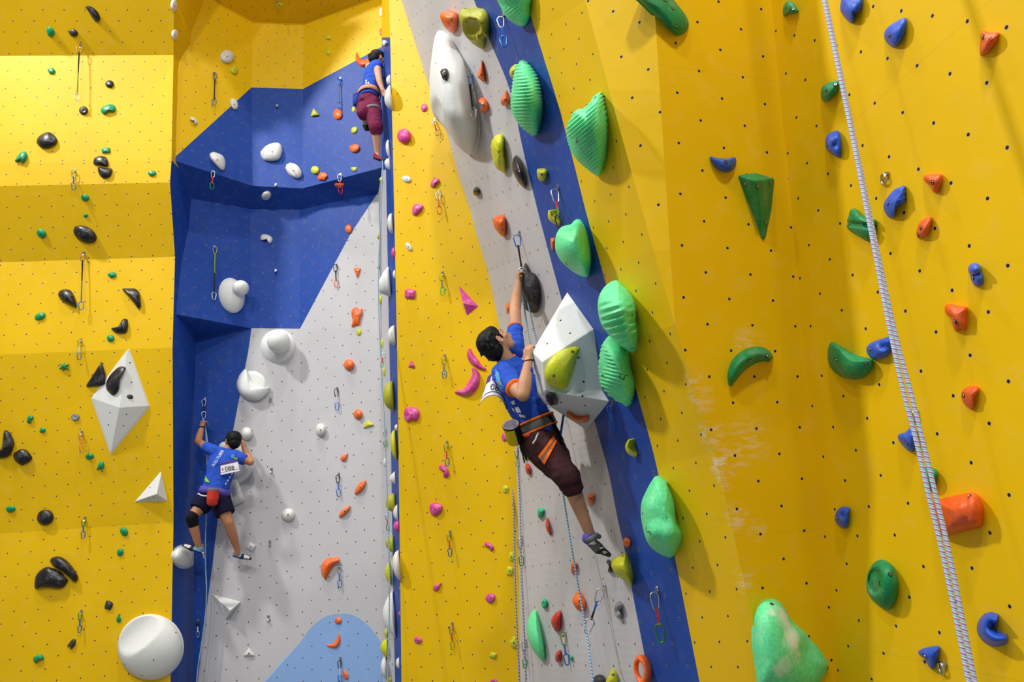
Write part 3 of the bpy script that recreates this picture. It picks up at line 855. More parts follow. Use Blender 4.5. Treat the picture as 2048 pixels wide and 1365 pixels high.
H('T', 'black', 'half shell', ('p', [(70, 1178), (69.5, 1160), (75, 1147), (87, 1137), (99, 1135), (119, 1143), (131, 1155), (136, 1163), (126, 1176), (112, 1178), (99, 1176), (82, 1176)]), b=.09, label='largest black half-shell hold, low on the left wall', bolt=[(102, 1155)])
H('T', 'black', 'long slug', ('p', [(100, 1124), (103, 1117), (112, 1113.5), (123, 1115), (136, 1124), (147, 1137), (156, 1153), (154, 1163), (147, 1164), (138, 1155), (125, 1143.5), (110, 1135)]), label='long black slug-shaped hold lying along the half-shell', bolt=[(128, 1133), (131, 1120)])
H('T', 'black', 'cracked', T_('blob6', 217, 1211.5, 18, 21, 10), label='small black cracked hold above the lowest small green one on the right')
H('T', 'green', 'cone', T_('drop', 237.5, 1237.5, 12, 17), label='small green cone hold upper left of the huge white ball')
H('T', 'black', 'hooked', T_('fork', 143, 1289, 15, 22, 15), label='small black hooked hold left of the huge white ball')
H('T', 'green', 'bean', T_('bean', 76.5, 1318, 22, 16, -30), label='green bean hold at the bottom left')

# ------------------------------------------------------------------ recessed bay
H('B', 'white', 'half oval', T_('oval', 349, 11, 11, 24), label='white hold peeking out at the very top of the bay corner')
H('B', 'white', 'half oval', T_('oval', 351, 69, 12, 22), label='white hold peeking out in the bay corner, second from the top')
H('B', 'white', 'pocketed round', T_('round', 454.5, 113, 28, 26), ridge=lambda u, v, s: .008 * math.sin(u * .9 + v * .5) * math.sin(v * .8), label='white round textured hold high on the yellow bay wall')
H('B', 'lime', 'lump', T_('blob0', 469, 140, 15, 20), label='yellow-green hold just below the white round textured one')
H('B', 'white', 'bone', T_('bean', 388, 241, 19, 10, 45), label='small white bone-shaped hold above the sloping blue border')
H('B', 'white', 'egg', T_('egg', 469, 210, 15, 24, -20), label='white egg-shaped hold on the sloping yellow and blue border')
H('B', 'white', 'slab', ('p', [(419, 309), (423, 305), (430, 304.5), (446, 312), (451, 326), (449, 339), (441.5, 340), (430, 329), (421, 318)]), label='white slab hold near the left end of the upper blue ledge')
H('B', 'white', 'big slab', ('p', [(520.6, 307), (525, 299), (533, 291), (546, 286), (557, 286), (563, 292), (564.6, 303), (561, 315), (554, 321), (541, 323), (527, 320)]), label='largest white slab hold, centre of the upper blue tier')
H('B', 'white', 'ridged oval', T_('oval', 587.5, 341.5, 38, 25, 42), ridge=lambda u, v, s: .01 * math.sin((u - v) * .7), label='white ridged oval hold right above the upper blue ledge')
H('B', 'white', 'knob', T_('egg', 533, 393, 20, 17, -30), label='white knob hold on the dark underside of the upper ledge')
H('B', 'lime', 'nub', T_('blob1', 656, 74.5, 13, 11), label='small yellow-green hold, upper of two on the yellow bay wall')
H('B', 'lime', 'nub', T_('blob2', 656, 104.5, 12, 16), label='small yellow-green hold, lower of two on the yellow bay wall')
H('B', 'orange', 'hook', ('s', [(713, 105, 1.5), (716, 119, 5), (725, 127, 7.5), (736, 123, 6), (746, 117, 4)]), label='orange crescent hold behind the head of the highest climber')
H('B', 'lime', 'pyramid', T_('tri', 628.5, 224.5, 18, 16, -10), label='yellow-green pyramid hold left of the blue wall quickdraw')
H('B', 'orange', 'round', T_('round', 675.5, 229, 19, 23), label='orange round hold at the lower end of the blue quickdraw')
H('B', 'lime', 'nub', T_('round', 707, 219, 8, 12), label='tiny yellow-green hold left of the highest climber\'s hip')
H('B', 'lime', 'drop', T_('egg', 708, 261.5, 12, 15, 30), label='yellow-green hold left of the highest climber\'s raised foot')
H('B', 'orange', 'wedge', T_('seg', 709, 297, 22, 18), label='orange wedge hold left of the highest climber\'s calf')
H('B', 'lime', 'round', T_('round', 630, 340.5, 17, 17), label='yellow-green round hold beside an orange lump on the blue tier')
H('B', 'orange', 'lump', T_('blob5', 645, 353, 22, 19), label='orange lump hold beside the yellow-green round one')
H('B', 'lime', 'nub', T_('half', 708, 338.5, 12, 9), label='small yellow-green half-round hold just above the right blue ledge')
H('B', 'orange', 'flat', T_('half', 678.5, 371.5, 19, 9), label='orange flat hold behind the red quickdraw under the ledge')
H('B', 'lime', 'lump', T_('blob4', 559, 11, 18, 13), label='yellow-green hold on the roof panel of the bay')
H('B', 'white', 'sliver', T_('oval', 762, 24, 7, 19), label='white sliver hold high in the right bay corner', bolt=[])
H('B', 'orange', 'sliver', T_('oval', 762, 64, 6, 15), label='orange sliver hold high in the right bay corner', bolt=[])
H('B', 'white', 'nub', T_('oval', 768, 86, 8, 12), label='small white nub above the highest climber\'s head', bolt=[])
H('B', 'white', 'bean', T_('bean', 533, 477, 25, 18, 20), label='white bean-shaped hold on the middle blue tier')
H('B', 'orange', 'seg', T_('seg', 697, 458.5, 15, 18, -20), label='orange hold on the blue middle tier near its diagonal border')
H('B', 'orange', 'tri', T_('tri', 714.5, 546, 14, 20, 180), label='orange downward-pointing hold, highest on the grey bay panel')
H('B', 'orange', 'figure', ('p', [(703, 622), (708, 616), (714, 615), (719, 620), (724, 617), (725, 626), (721, 636), (718, 650), (711, 652), (703, 654), (705, 640), (703, 632)]), label='tall orange lumpy hold on the grey bay panel')
H('B', 'lime', 'ring', T_('round', 717.5, 664.5, 10, 15), label='small yellow-green hold under the tall orange lumpy one')
H('B', 'orange', 'ball', T_('round', 698, 730, 21, 22), b=.07, label='orange ball hold above the paired quickdraw on the grey panel', bolt=[])
H('B', 'white', 'ball', T_('round', 492.5, 868, 25, 26), b=.08, label='white ball hold behind the head of the climber in shorts')
H('B', 'white', 'ball', T_('round', 641, 860.5, 20, 26), b=.08, label='white ball hold on the fold of the grey panels, left of an orange ball')
H('B', 'white', 'ball', T_('round', 576, 1030.5, 27, 26), b=.08, label='white ball hold right of the hip of the climber in shorts')
H('B', 'white', 'cube', T_('square', 502, 1094.5, 17, 17, 30), b=.05, label='small white cube hold above the right shoe of the climber in shorts')
H('B', 'orange', 'ball', T_('round', 716, 829, 18, 20), b=.06, label='orange ball hold above a yellow-green wedge')
H('B', 'lime', 'wedge', ('l', [(727, 857), (729, 848), (736, 841), (748, 850.5), (745, 852)]), b=.03, label='yellow-green wedge hold under an orange ball', bolt=[])
H('B', 'orange', 'drop', T_('drop', 689, 915, 14, 19, 40), label='small orange teardrop hold right of the grey panels\' fold, above a quickdraw')
H('B', 'orange', 'flame', ('p', [(731.5, 961), (730, 973), (722, 984), (710.5, 990), (710, 980), (719, 967)]), label='orange flame-shaped hold, upper right of two')
H('B', 'orange', 'flame', ('p', [(700.5, 1012), (698.5, 1020), (688, 1031), (678.5, 1036), (679.5, 1026), (691, 1016)]), label='orange flame-shaped hold, lower left of two')
H('B', 'orange', 'big crescent', ('s', [(651, 1159, 2), (650, 1147, 8), (654, 1133, 11), (665, 1124, 9), (678, 1121, 5)]), b=.08, label='largest orange crescent hold on the grey bay panel')
H('B', 'white', 'small tri', T_('tri', 498, 1305.5, 24, 16), label='small white flat triangular hold near the bottom of the bay')
H('B', 'orange', 'oval', T_('oval', 676, 1242, 14, 14, 40), label='small orange oval hold at the top of the light blue hill')
H('B', 'orange', 'horn', ('s', [(678, 1268, 1), (677, 1281, 4.5), (671, 1291, 6), (662, 1293, 4), (653, 1291, 1.2)]), label='orange horn-shaped hold on the light blue hill')
H('B', 'orange', 'slug', T_('oval', 691, 1351, 10, 21, -20), label='orange slug-shaped hold at the bottom of the light blue hill')

# ------------------------------------------------------------------ profile holds on the narrow blue edge and grey return
def side_hold(col, u1, v, wpx, hpx, label, tip=.0, prof=.5, seg='round', mat=None):
    d = hit(u1 - 1, v); Y = d[0].y
    o0 = P(u1, v, Y); pxm = F / (o0 - CAM).dot(RM @ Vector((0, 0, -1)))
    wz, hz = wpx / pxm, hpx / pxm / 2
    V, Fc = [], []; N = 16; R = 6
    ry = min(hz * .8, .16)
    for k in range(R + 1):
        s = math.cos(math.pi / 2 * k / R) if k < R else .02
        x = -wz * (max(0, 1 - s * s) ** prof)
        for i in range(N):
            a = 2 * math.pi * i / N
            if seg == 'tri': c, q = (max(-1, min(1, 1.25 * math.cos(a))), math.sin(a))
            else: c, q = math.cos(a), math.sin(a)
            V.append(Vector((x, -ry * .35 + ry * c * s, hz * q * s + hz * tip * (1 - s))))
    for i in range(N): pass
    for k in range(R):
        for i in range(N): Fc.append((k * N + i, k * N + (i + 1) % N, (k + 1) * N + (i + 1) % N, (k + 1) * N + i))
    Fc.append(tuple(R * N + i for i in range(N))); Fc.append(tuple(range(N)))
    V = [p + Vector((.012, 0, 0)) for p in V]
    roll = Matrix.Rotation(math.radians(-4), 3, 'Y')
    o = mesh_obj('climbing_hold', [roll @ p for p in V], Fc, mat or HM[col], smooth=True); o.location = o0
    fix_normals(o)
    HOLDS.append([o, u1 - wpx / 2, v, max(wpx, hpx), COLN.get(col, col), '', 'S', None, label])
    return o
side_hold('white', 781, 163, 10, 23, 'small white hold just above the highest climber\'s hand')
side_hold('white', 783, 201, 15, 54, 'white faceted hold gripped by the highest climber', tip=-.2, prof=.8)
side_hold('white', 779, 302, 8, 40, 'narrow white hold beside the highest climber\'s lower shoe')
side_hold('white', 780, 331, 12, 27, 'white hold just under the highest climber\'s lower shoe', tip=.4)
side_hold('lime', 766, 360, 9, 13, 'small yellow-green hold under the highest climber\'s shoe')
side_hold('olive', 757, 475, 4, 10, 'tiny yellow hold on the grey return, upper part')
side_hold('lime', 758, 534, 6, 12, 'small yellow-green hold on the grey return beside the white horn')
side_hold('white', 785, 451, 11, 44, 'white wedge hold high on the blue edge, above a pink one')
side_hold('pink', 789, 508, 8, 24, 'pink hold peeking from the blue edge behind the column, upper')
side_hold('white', 790, 551, 6, 20, 'small white angular hold beside the tip of the big white horn')
o = side_hold('white', 780, 567, 25, 62, 'big white horn-shaped volume jutting from the grey return', tip=-.45, prof=.9, mat=M_VOL)
side_hold('lime', 764, 601, 8, 22, 'yellow-green hold directly under the big white horn')
side_hold('white', 790, 673, 16, 42, 'white half-round hold midway down the blue edge', tip=-.2)
side_hold('lime', 766, 689, 6, 22, 'slim yellow-green hold left of the white half-round edge hold')
side_hold('lime', 770, 745, 6, 22, 'slim yellow-green hold above the big olive edge hold')
side_hold('olive', 787, 794, 21, 61, 'big olive yellow half-round hold on the blue edge', tip=-.1)
side_hold('white', 794, 856, 7, 14, 'tiny white ball on the blue edge above a long yellow-green hold')
side_hold('lime', 792, 892, 11, 62, 'long yellow-green hold on the blue edge')
side_hold('white', 772, 926, 7, 20, 'small white lumpy hold on the grey return')
side_hold('white', 790, 957, 13, 27, 'small white pyramid hold on the blue edge', prof=1., tip=-.1)
side_hold('olive', 790, 1006, 20, 38, 'olive yellow hold with a white one just beneath it', tip=-.1)
side_hold('white', 795, 1027, 10, 34, 'white spiky hold squeezed between the olive and the pink one', prof=.8)
side_hold('pink', 797, 1053, 12, 23, 'bright pink hold on the lower blue edge')
side_hold('olive', 787, 1090, 17, 36, 'olive yellow triangular hold left of a long white one', prof=.8, tip=.3)
side_hold('white', 799, 1131, 14, 58, 'long white half-round hold on the lower blue edge', tip=.1)
side_hold('lime', 781, 1147, 12, 46, 'yellow-green pointed hold left of the long white one', prof=.8)
side_hold('olive', 800, 1178, 4, 8, 'tiny yellow nub low on the blue edge')
o = side_hold('white', 789, 1229, 24, 92, 'big white hexagonal volume on the lower blue edge', prof=1., mat=M_VOL)
side_hold('pink', 800, 1228, 6, 12, 'tiny pink pyramid hold low on the blue edge', prof=1.)
side_hold('lime', 774, 1267, 7, 18, 'small yellow-green hold, upper of a stacked pair near the bottom')
side_hold('lime', 775, 1297, 15, 38, 'yellow-green wedge hold, lower of a stacked pair near the bottom', prof=.8, tip=.2)
side_hold('white', 773, 1335, 12, 44, 'white oval hold at the bottom of the grey return')
side_hold('lime', 781, 1360, 7, 12, 'small yellow-green hold at the bottom of the grey return')
side_hold('white', 798, 1327, 8, 22, 'small white hold at the bottom of the blue edge')

# ------------------------------------------------------------------ centre yellow column
H('E', 'pink', 'ball', T_('round', 808, 272, 28, 29), b=.075, label='pink ball hold, highest big one on the centre yellow column', bolt=[])
H('E', 'pink', 'lump', T_('blob1', 848, 215, 14, 18), label='small pink hold near the white shield volume, topmost pink one')
H('E', 'white', 'slug', T_('egg', 814.5, 359, 13, 19, -70), label='small white hold under the pink ball')
H('E', 'pink', 'bean', T_('bean', 869, 365.5, 22, 14, -50), label='small pink bean hold upper left of a tiny black knob')
H('E', 'pink', 'egg', ('p', [(825, 417), (829, 409), (840, 408), (846.5, 412), (843, 421), (833, 430.5), (826, 430), (824, 425)]), label='pink lump hold left of an orange quickdraw')
H('E', 'white', 'slug', T_('oval', 817.5, 494, 10, 20, -32), label='small white slug hold left on the column, below the pink lump')
H('E', 'pink', 'block', T_('square', 820, 588, 22, 20, 4), label='pink square hold at the left edge of the column')
o, fr, bv = facets('climbing_hold', [(917, 570, 0), (957, 613, 0), (934, 632, 0), (926, 607, .07)], [(0, 1, 3), (1, 2, 3), (2, 0, 3), (0, 2, 1)], HM['pink'], (935, 606), bevel=.004)
HOLDS.append([o, 935, 606, 60, 'pink', 'wedge', 'E', None, 'pink long pointed wedge hold on the column']); bolt_on(o, bv, 944, 612, .006)
H('E', 'pink', 'small', T_('tri', 823, 728, 14, 14), label='tiny pink hold at the left of the column, level with the pink crescents')
H('E', 'pink', 'crescent', ('s', [(939, 697, 1.5), (940, 710, 6.5), (949, 724, 8.5), (960, 734, 5), (971, 739, 2)]), b=.06, label='pink crescent hold, upper of the pair by the climber\'s head')
H('E', 'pink', 'crescent', ('s', [(945, 737, 2), (952, 750, 8), (947, 769, 11), (932, 784, 9), (910, 785, 2)]), b=.07, label='pink crescent hold, lower of the pair by the race bib')
H('E', 'pink', 'pocket', ('p', [(808, 825), (812, 817), (824, 815), (835, 818), (839, 828), (836, 839), (830, 843), (823, 840), (815, 845), (809, 838)]), b=.05, ridge=lambda u, v, s: -.012 * max(0, 1 - math.hypot(u - 821, v - 823) / 5) - .012 * max(0, 1 - math.hypot(u - 814, v - 832) / 4), label='pink cloud-shaped hold with pockets at the left of the column')
H('E', 'pink', 'egg', T_('bean', 888.5, 942, 28, 17, 60), label='pink hold at the lower end of the green and blue quickdraw')
H('E', 'pink', 'sliver', T_('oval', 1009, 875, 12, 18), label='dark pink hold behind the yellow chalk bag', bolt=[])
H('E', 'lime', 'knob', T_('blob3', 1011, 979, 14, 17), label='small yellow-green hold right of the column near the hanging ropes, upper')
H('E', 'pink', 'jug', ('p', [(859, 1017), (861, 1009), (872, 1006), (884, 1011), (884, 1022), (875, 1031), (868, 1033), (861, 1027)]), b=.05, label='pink jug hold between two blue quickdraws')
H('E', 'pink', 'bean', T_('bean', 978.5, 1093, 22, 13, 40), label='pink bean hold right of the blue quickdraw, near the ropes')
H('E', 'pink', 'kite', T_('drop', 875, 1174, 14, 21, 45), label='small pink hold below the lowest blue quickdraw on the column')
H('E', 'pink', 'half', T_('seg', 981, 1197.5, 21, 20, -20), label='pink rounded hold low on the column near the ropes')
H('E', 'pink', 'oval', T_('oval', 836, 1281.5, 16, 14, 20), label='small pink hold at the lower left of the column')
H('E', 'lime', 'block', T_('square', 986, 1312, 13, 12, 20), label='small pale yellow-green block low on the column')
H('E', 'pink', 'cut', T_('half', 988, 1364, 16, 11, 180), label='pink hold cut off by the bottom edge of the picture')
H('E', 'lime', 'pale', T_('egg', 1023, 1116, 11, 20), label='pale yellow-green hold half hidden at the column\'s right edge, upper')
H('E', 'lime', 'knob', T_('blob6', 1019, 1143, 15, 22), label='yellow-green knob just under the pale one at the column\'s right edge')
H('E', 'lime', 'pale', T_('blob0', 1028, 1287, 16, 27), label='yellow-green hold at the foot of the column\'s right edge')

# ------------------------------------------------------------------ leaning lead wall
H('F', 'orange', 'block', ('p', [(880, 29), (888, 22), (903, 21), (914, 27), (915.5, 50), (908, 67), (894, 60), (883, 43)]), label='orange block hold at the top left of the giant white shield', bolt=[(902, 39), (884, 40)])
def olive_dish(u, v):
    d = math.hypot((u - 944) / 20, (v - 58) / 22); return .05 * max(0, 1 - d * d)
H('F', 'olive', 'scoop', ('p', [(918, 31), (922, 21), (928, 16), (940, 19), (952, 19), (965, 17), (973, 24), (977, 36), (978, 60), (977, 74), (971, 74), (969, 88), (966, 98), (957, 95), (948, 89), (935, 77), (925, 62)]), dish=olive_dish, rings=9, label='big olive yellow scooped hold at the top', bolt=[(931, 43), (972, 65), (959, 88)])
rid_unused = lambda fa, fb, amp: (lambda u, v, s: amp * math.sin(u * fa + v * fb) * (1 - s ** 6))
H('F', 'mint', 'ribbed', ('p', [(990, -24), (1000, 12), (1010, 31), (1026, 46), (1046, 53), (1058, 38), (1061, 10), (1060, -24)]), ridge=lambda u, v, s: .006 * math.sin(v * .8) * math.sin(u * .7) , rings=44, dn=9, label='mint green ribbed hold cut off by the top edge')
H('F', 'black', 'blob', T_('blob2', 890, 148, 20, 29), b=.05, tilt=.2, label='black hold on the giant white shield', bolt=[])
H('F', 'orange', 'tri', ('l', [(964.5, 120), (971.5, 164), (966, 164), (954.5, 154), (955, 148)]), b=.03, label='orange pointed triangular hold right of the giant white shield')
H('F', 'orange', 'half', T_('bean', 966.5, 210, 32, 21, 75), label='orange hold below the orange pointed triangle')
H('F', 'orange', 'drop', T_('drop', 1010.5, 197, 21, 31, 5), label='orange teardrop hold left of the ribbed mint leaf')
H('F', 'lime', 'half', ('p', [(1019, 143), (1023, 134), (1034, 128), (1035, 145), (1031, 157), (1025, 158), (1020, 151)]), label='yellow-green hold behind the top of the ribbed mint leaf')
H('F', 'mint', 'ribbed leaf', ('p', [(1045, 120), (1037, 126), (1030, 137), (1025, 165), (1021.5, 197), (1023, 221.5), (1035, 246), (1051, 262), (1069, 272), (1079, 256), (1085, 217), (1083, 184.6), (1079, 165), (1072, 147), (1058, 127)]), b=.10, ridge=lambda u, v, s: .0085 * math.sin(v * .92 + .08 * u), rings=54, dn=9, label='mint green leaf-shaped hold with horizontal ribs on the blue stripe', bolt=[(1032, 215)])
H('F', 'lime', 'crumbly', ('p', [(1000, 268), (990, 272), (983, 285), (982, 297), (986, 322), (994, 338), (1003, 343), (1010, 346), (1011, 328), (1008, 305), (1008, 280), (1005, 270)]), ridge=lambda u, v, s: .006 * math.sin(u) * math.sin(v * .8), label='yellow-green wavy hold beside a black leaf on the grey stripe')
H('F', 'black', 'leaf', ('p', [(1031, 311), (1026, 320), (1025, 340), (1035, 363), (1043, 372), (1050, 377), (1053, 366), (1050, 346), (1041.5, 323), (1036, 313)]), label='black leaf-shaped hold right of the yellow-green wavy one')
H('F', 'lime', 'rounded', ('p', [(1074, 340), (1081, 337), (1092, 339), (1094, 350), (1089, 362), (1080, 362), (1075, 353)]), label='small yellow-green rounded hold on the blue stripe')
H('F', 'black', 'knob', T_('egg', 953, 384.5, 14, 18), label='tiny black knob at the left side of the grey stripe')
mint_apex = (1142, 250)
H('F', 'mint', 'ribbed horn', ('p', [(1198.5, 184.6), (1188, 193), (1179, 204), (1168, 217), (1158, 218), (1148, 224), (1136, 247), (1133, 260), (1135, 283), (1149, 314), (1174, 338.5), (1197, 351), (1209, 326), (1214.5, 292), (1215, 246), (1209, 205), (1203, 188)]), b=.09, tilt=.72, ridge=lambda u, v, s: .0075 * math.sin(u * .62 + v * .72) * (1 if (v - 184) > (1200 - u) * .75 else 0), rings=54, dn=9, label='mint green ribbed hold with a blunt horn on the upper yellow stripe', bolt=[(1191, 195), (1153, 282)])
H('F', 'orange', 'chalky', ('p', [(985.5, 438.5), (992, 433), (1002, 431), (1009, 433), (1012, 448), (1012, 464), (1010, 474), (1004, 473), (995, 464), (988, 453)]), label='orange chalk-dusted hold on the grey stripe', bolt=[(1006, 460)])
H('F', 'plate', 'plate', ('p', [(1051, 526), (1055, 535), (1060, 543), (1071, 549), (1077, 564), (1080, 583), (1080, 603), (1074, 625), (1058, 624), (1047, 613), (1042, 590), (1044, 552), (1047, 535)]), b=.05, tilt=.5, label='big black gritty plate beside the front climber\'s raised hand')
H('F', 'orange', 'sliver', T_('oval', 1017, 617, 10, 22), label='orange hold peeking out behind the front climber\'s raised arm')
H('F', 'lime', 'hook', ('s', [(1100, 421, 3.5), (1102, 434, 6), (1110, 443, 6), (1119, 449, 3)]), label='yellow-green hooked hold by the red quickdraw on the blue stripe')
H('F', 'orange', 'sliver', T_('half', 1106, 488, 10, 28), label='orange hold peeking out left of the smooth mint dome', bolt=[])
H('F', 'mint', 'smooth dome', ('p', [(1154, 438.5), (1147, 443), (1141, 449), (1125, 453), (1116, 462), (1111, 475), (1110, 497), (1115, 511), (1125, 526), (1149, 546), (1171, 555), (1179, 548), (1183, 520), (1179, 488), (1171, 457), (1163, 442)]), b=.12, rings=12, label='smooth mint green dome hold on the blue stripe', bolt=[(1133, 528)])
H('F', 'mint', 'lower ribbed', ('p', [(1220, 672), (1209, 682), (1202, 696), (1197, 734), (1200, 765), (1208, 780), (1222, 795), (1241.5, 807.7), (1256, 813), (1266, 799), (1269, 765), (1262, 735), (1256, 703), (1240, 680)]), b=.10, ridge=lambda u, v, s: .0085 * math.sin(v * .85 - .2 * u) * (1 if (u - 1200) < (v - 680) * .62 else .1), rings=54, dn=9, label='mint green ribbed hold, lower of the overlapping pair', bolt=[(1205, 751)])
o_, f_, b_ = LAST; ink_line(o_, b_, [(1246, 750), (1241, 750), (1239, 754), (1241, 758), (1248, 759), (1249, 753), (1254, 751)])
H('F', 'chalky mint', 'folded shell', ('p', [(1234, 561), (1224, 563), (1213, 570), (1203, 582), (1197, 597), (1195.5, 616), (1200, 642), (1210, 661), (1232, 685), (1251, 700), (1265, 705.5), (1273, 696), (1275, 675), (1272, 645), (1272, 620), (1267, 600), (1256, 582), (1243, 569)]), b=.13, ridge=lambda u, v, s: .018 * math.sin(v * .42 + .14 * u) * (1 - s ** 4) * min(1, max(0, (v - 590) / 60)), rings=54, dn=9, label='chalky mint green folded shell hold, upper of the overlapping pair', bolt=[(1264, 630), (1264, 697)])
# holds riding on the faceted volume
def gold_rid(u, v, s):
    return .007 * math.sin((u + v * .3) * .75) * math.sin(v * .75) if (u - 1136) > (790 - v) * .2 else 0
H('F', 'lime', 'drop', ('p', [(1157, 694), (1158, 703), (1153, 722), (1147, 742), (1138, 768), (1130, 779), (1116, 781), (1103, 775), (1092, 762), (1089, 748), (1092, 733), (1102, 717), (1117, 704), (1136, 696)]), b=.085, tilt=0, rings=34, dn=8, apex=(1122, 742), ridge=gold_rid, label='yellow-green teardrop hold in the middle of the faceted volume', bolt=[(1107.5, 752), (1145, 704)])
H('F', 'black', 'gem', ('l', [(1097, 785), (1111, 788), (1117, 800), (1115, 810), (1101, 812), (1093, 802), (1091, 792)]), b=.04, tilt=0, label='black angular hold on the underside of the faceted volume', bolt=[])
H('F', 'orange', 'smile', ('s', [(1136, 826, 3.5), (1143, 834, 6), (1156, 840, 6.5), (1170, 839, 6.5), (1176, 835, 5)]), b=.035, tilt=0, label='orange smile-shaped hold on the underside of the faceted volume')
H('F', 'red', 'capsule', T_('oval', 1056, 939, 11, 24, -10), label='red capsule hold under the chalk bag straps')
H('F', 'lime', 'nub', T_('blob3', 1050, 912, 11, 17), label='tiny yellow-green nub behind the chalk bag straps', bolt=[])
H('F', 'orange', 'stub', T_('half', 1181.5, 1000, 15, 25), label='orange hold right of the front climber\'s shin')
H('F', 'teal', 'fin', T_('half', 1081, 1027, 13, 22, 10), label='small green fin hold left of the front climber\'s calf', bolt=[])
H('F', 'red', 'sliver', ('p', [(1094, 1036), (1091, 1048), (1093, 1061), (1101, 1072), (1100, 1058), (1097, 1044)]), label='red sliver hold just below the small green fin')
H('F', 'lime', 'hook', ('s', [(1259, 881, 3), (1255, 894, 5), (1262, 905, 6.5), (1273, 911, 4.5)]), label='yellow-green chalky hooked hold on the lower blue stripe')
def mint_cre(u, v, s):
    d = ((u - 1296) * .86 + (1000 - v) * .5) / 30   # shallow hollow towards the upper right
    k = math.hypot((u - 1325) / 30, (v - 1025) / 58)
    return -.05 * max(0, 1 - k * k)
H('F', 'mint', 'big shell', ('p', [(1314, 952), (1303, 963), (1291, 985), (1283, 1005), (1281.5, 1030), (1286, 1058), (1294, 1084), (1309, 1102), (1336.6, 1116), (1350, 1109), (1364, 1074), (1350, 1040), (1344, 1005), (1336, 975), (1333, 963)]), b=.13, rings=14, dn=6, ridge=mint_cre, label='big smooth mint green scalloped hold on the lower blue and yellow border', bolt=[(1285, 1027)])
o_, f_, b_ = LAST; ink_line(o_, b_, [(1293, 1054), (1292, 1060), (1295, 1065), (1300, 1064), (1302, 1068), (1300, 1070)])
H('F', 'orange', 'oval', T_('oval', 1254, 1085.5, 15, 21, -15), tilt=.3, label='small orange oval hold above the front climber\'s foothold')
H('F', 'lime', 'toe', ('p', [(1249, 1107), (1237, 1111), (1227, 1118), (1222, 1130), (1226, 1141), (1236, 1153), (1261, 1172), (1266, 1163), (1265, 1142), (1259, 1120), (1253, 1108)]), b=.09, rings=9, label='yellow-green foothold under the front climber\'s shoe', bolt=[(1246, 1113)])
H('F', 'black', 'sliver', T_('bean', 1219, 1133, 27, 12, 80), label='black sliver hold left of the yellow-green foothold', bolt=[])
H('F', 'orange', 'half', T_('half', 1147, 1136, 12, 25, 10), label='orange hold behind the blue rope, upper of two')
H('F', 'orange', 'half', ('p', [(1157, 1183), (1148, 1192), (1145, 1204), (1153, 1219), (1165, 1226), (1172, 1214), (1169, 1200), (1163, 1188)]), label='orange hold behind the blue rope, lower and larger of two')
H('F', 'teal', 'pocket', T_('oval', 1089, 1208, 12, 21), dish=lambda u, v: .015 * max(0, 1 - math.hypot(u - 1087, v - 1208) / 5), label='small green pocket hold above the long mint half-moon', bolt=[])
H('F', 'mint', 'long half', ('p', [(1070.6, 1219), (1062, 1227), (1056, 1240), (1053, 1257), (1057, 1281), (1064, 1298), (1074, 1312), (1084, 1322), (1089.6, 1316), (1088, 1290), (1083, 1262), (1077, 1237)]), b=.06, rings=8, label='long mint green half-moon hold low on the grey stripe', bolt=[])
H('F', 'red', 'fin', ('p', [(1121, 1222), (1109, 1229), (1102, 1243), (1106, 1256), (1114, 1266), (1121, 1258), (1122, 1240)]), label='red fin hold, upper of two')
H('F', 'red', 'fin', ('p', [(1121, 1301), (1113, 1306), (1110, 1316), (1113, 1325), (1121, 1324), (1122, 1312)]), label='small red fin hold, lower of two')
H('F', 'teal', 'nub', T_('blob4', 1142.5, 1317, 6, 11), label='tiny green nub beside the lowest blue quickdraw', bolt=[])
H('F', 'marbled grey', 'bean', ('p', [(1236, 1204), (1230, 1212), (1228.5, 1224), (1233, 1236), (1243, 1241), (1244, 1232), (1240, 1223), (1246, 1213), (1243, 1205)]), label='marbled grey and black bean hold on the grey stripe', bolt=[])
H('F', 'plate', 'cut', T_('half', 1199, 1362, 30, 24, 180), label='black hold at the bottom edge beside a yellow-green spike', bolt=[])
H('F', 'lime', 'spike', ('p', [(1225, 1338), (1218, 1352), (1210, 1372), (1228, 1378), (1236, 1370), (1234, 1350)]), label='yellow-green spiked hold at the bottom edge', bolt=[(1226, 1350)])
# orange ring hold
frg = Frame(1296, 1340)
ctr = frg.pt(1284, 1341, .05); V, Fc = [], []
axis = (CAM - ctr).normalized() * .55 + frg.n * .6; axis.normalize()
Qm = axis.to_track_quat('Z', 'Y').to_matrix(); Rr = .070; n1_, n2_ = 28, 10
for i in range(n1_):
    for j in range(n2_):
        a, b = 2 * math.pi * i / n1_, 2 * math.pi * j / n2_
        rr = .021 + .006 * math.cos(a)
        q = Qm @ Vector(((Rr * .86 + rr * math.cos(b)) * math.cos(a) * .72, (Rr * 1.0 + rr * math.cos(b)) * math.sin(a), rr * 1.6 * math.sin(b)))
        V.append(q)
for i in range(n1_):
    for j in range(n2_): Fc.append((i * n2_ + j, i * n2_ + (j + 1) % n2_, ((i + 1) % n1_) * n2_ + (j + 1) % n2_, ((i + 1) % n1_) * n2_ + j))
o = mesh_obj('climbing_hold', V, Fc, HM['orange'], smooth=True); o.location = ctr; fix_normals(o)
HOLDS.append([o, 1284, 1340, 50, 'orange', 'ring', 'F', None, 'orange ring-shaped hold at the bottom of the blue stripe'])

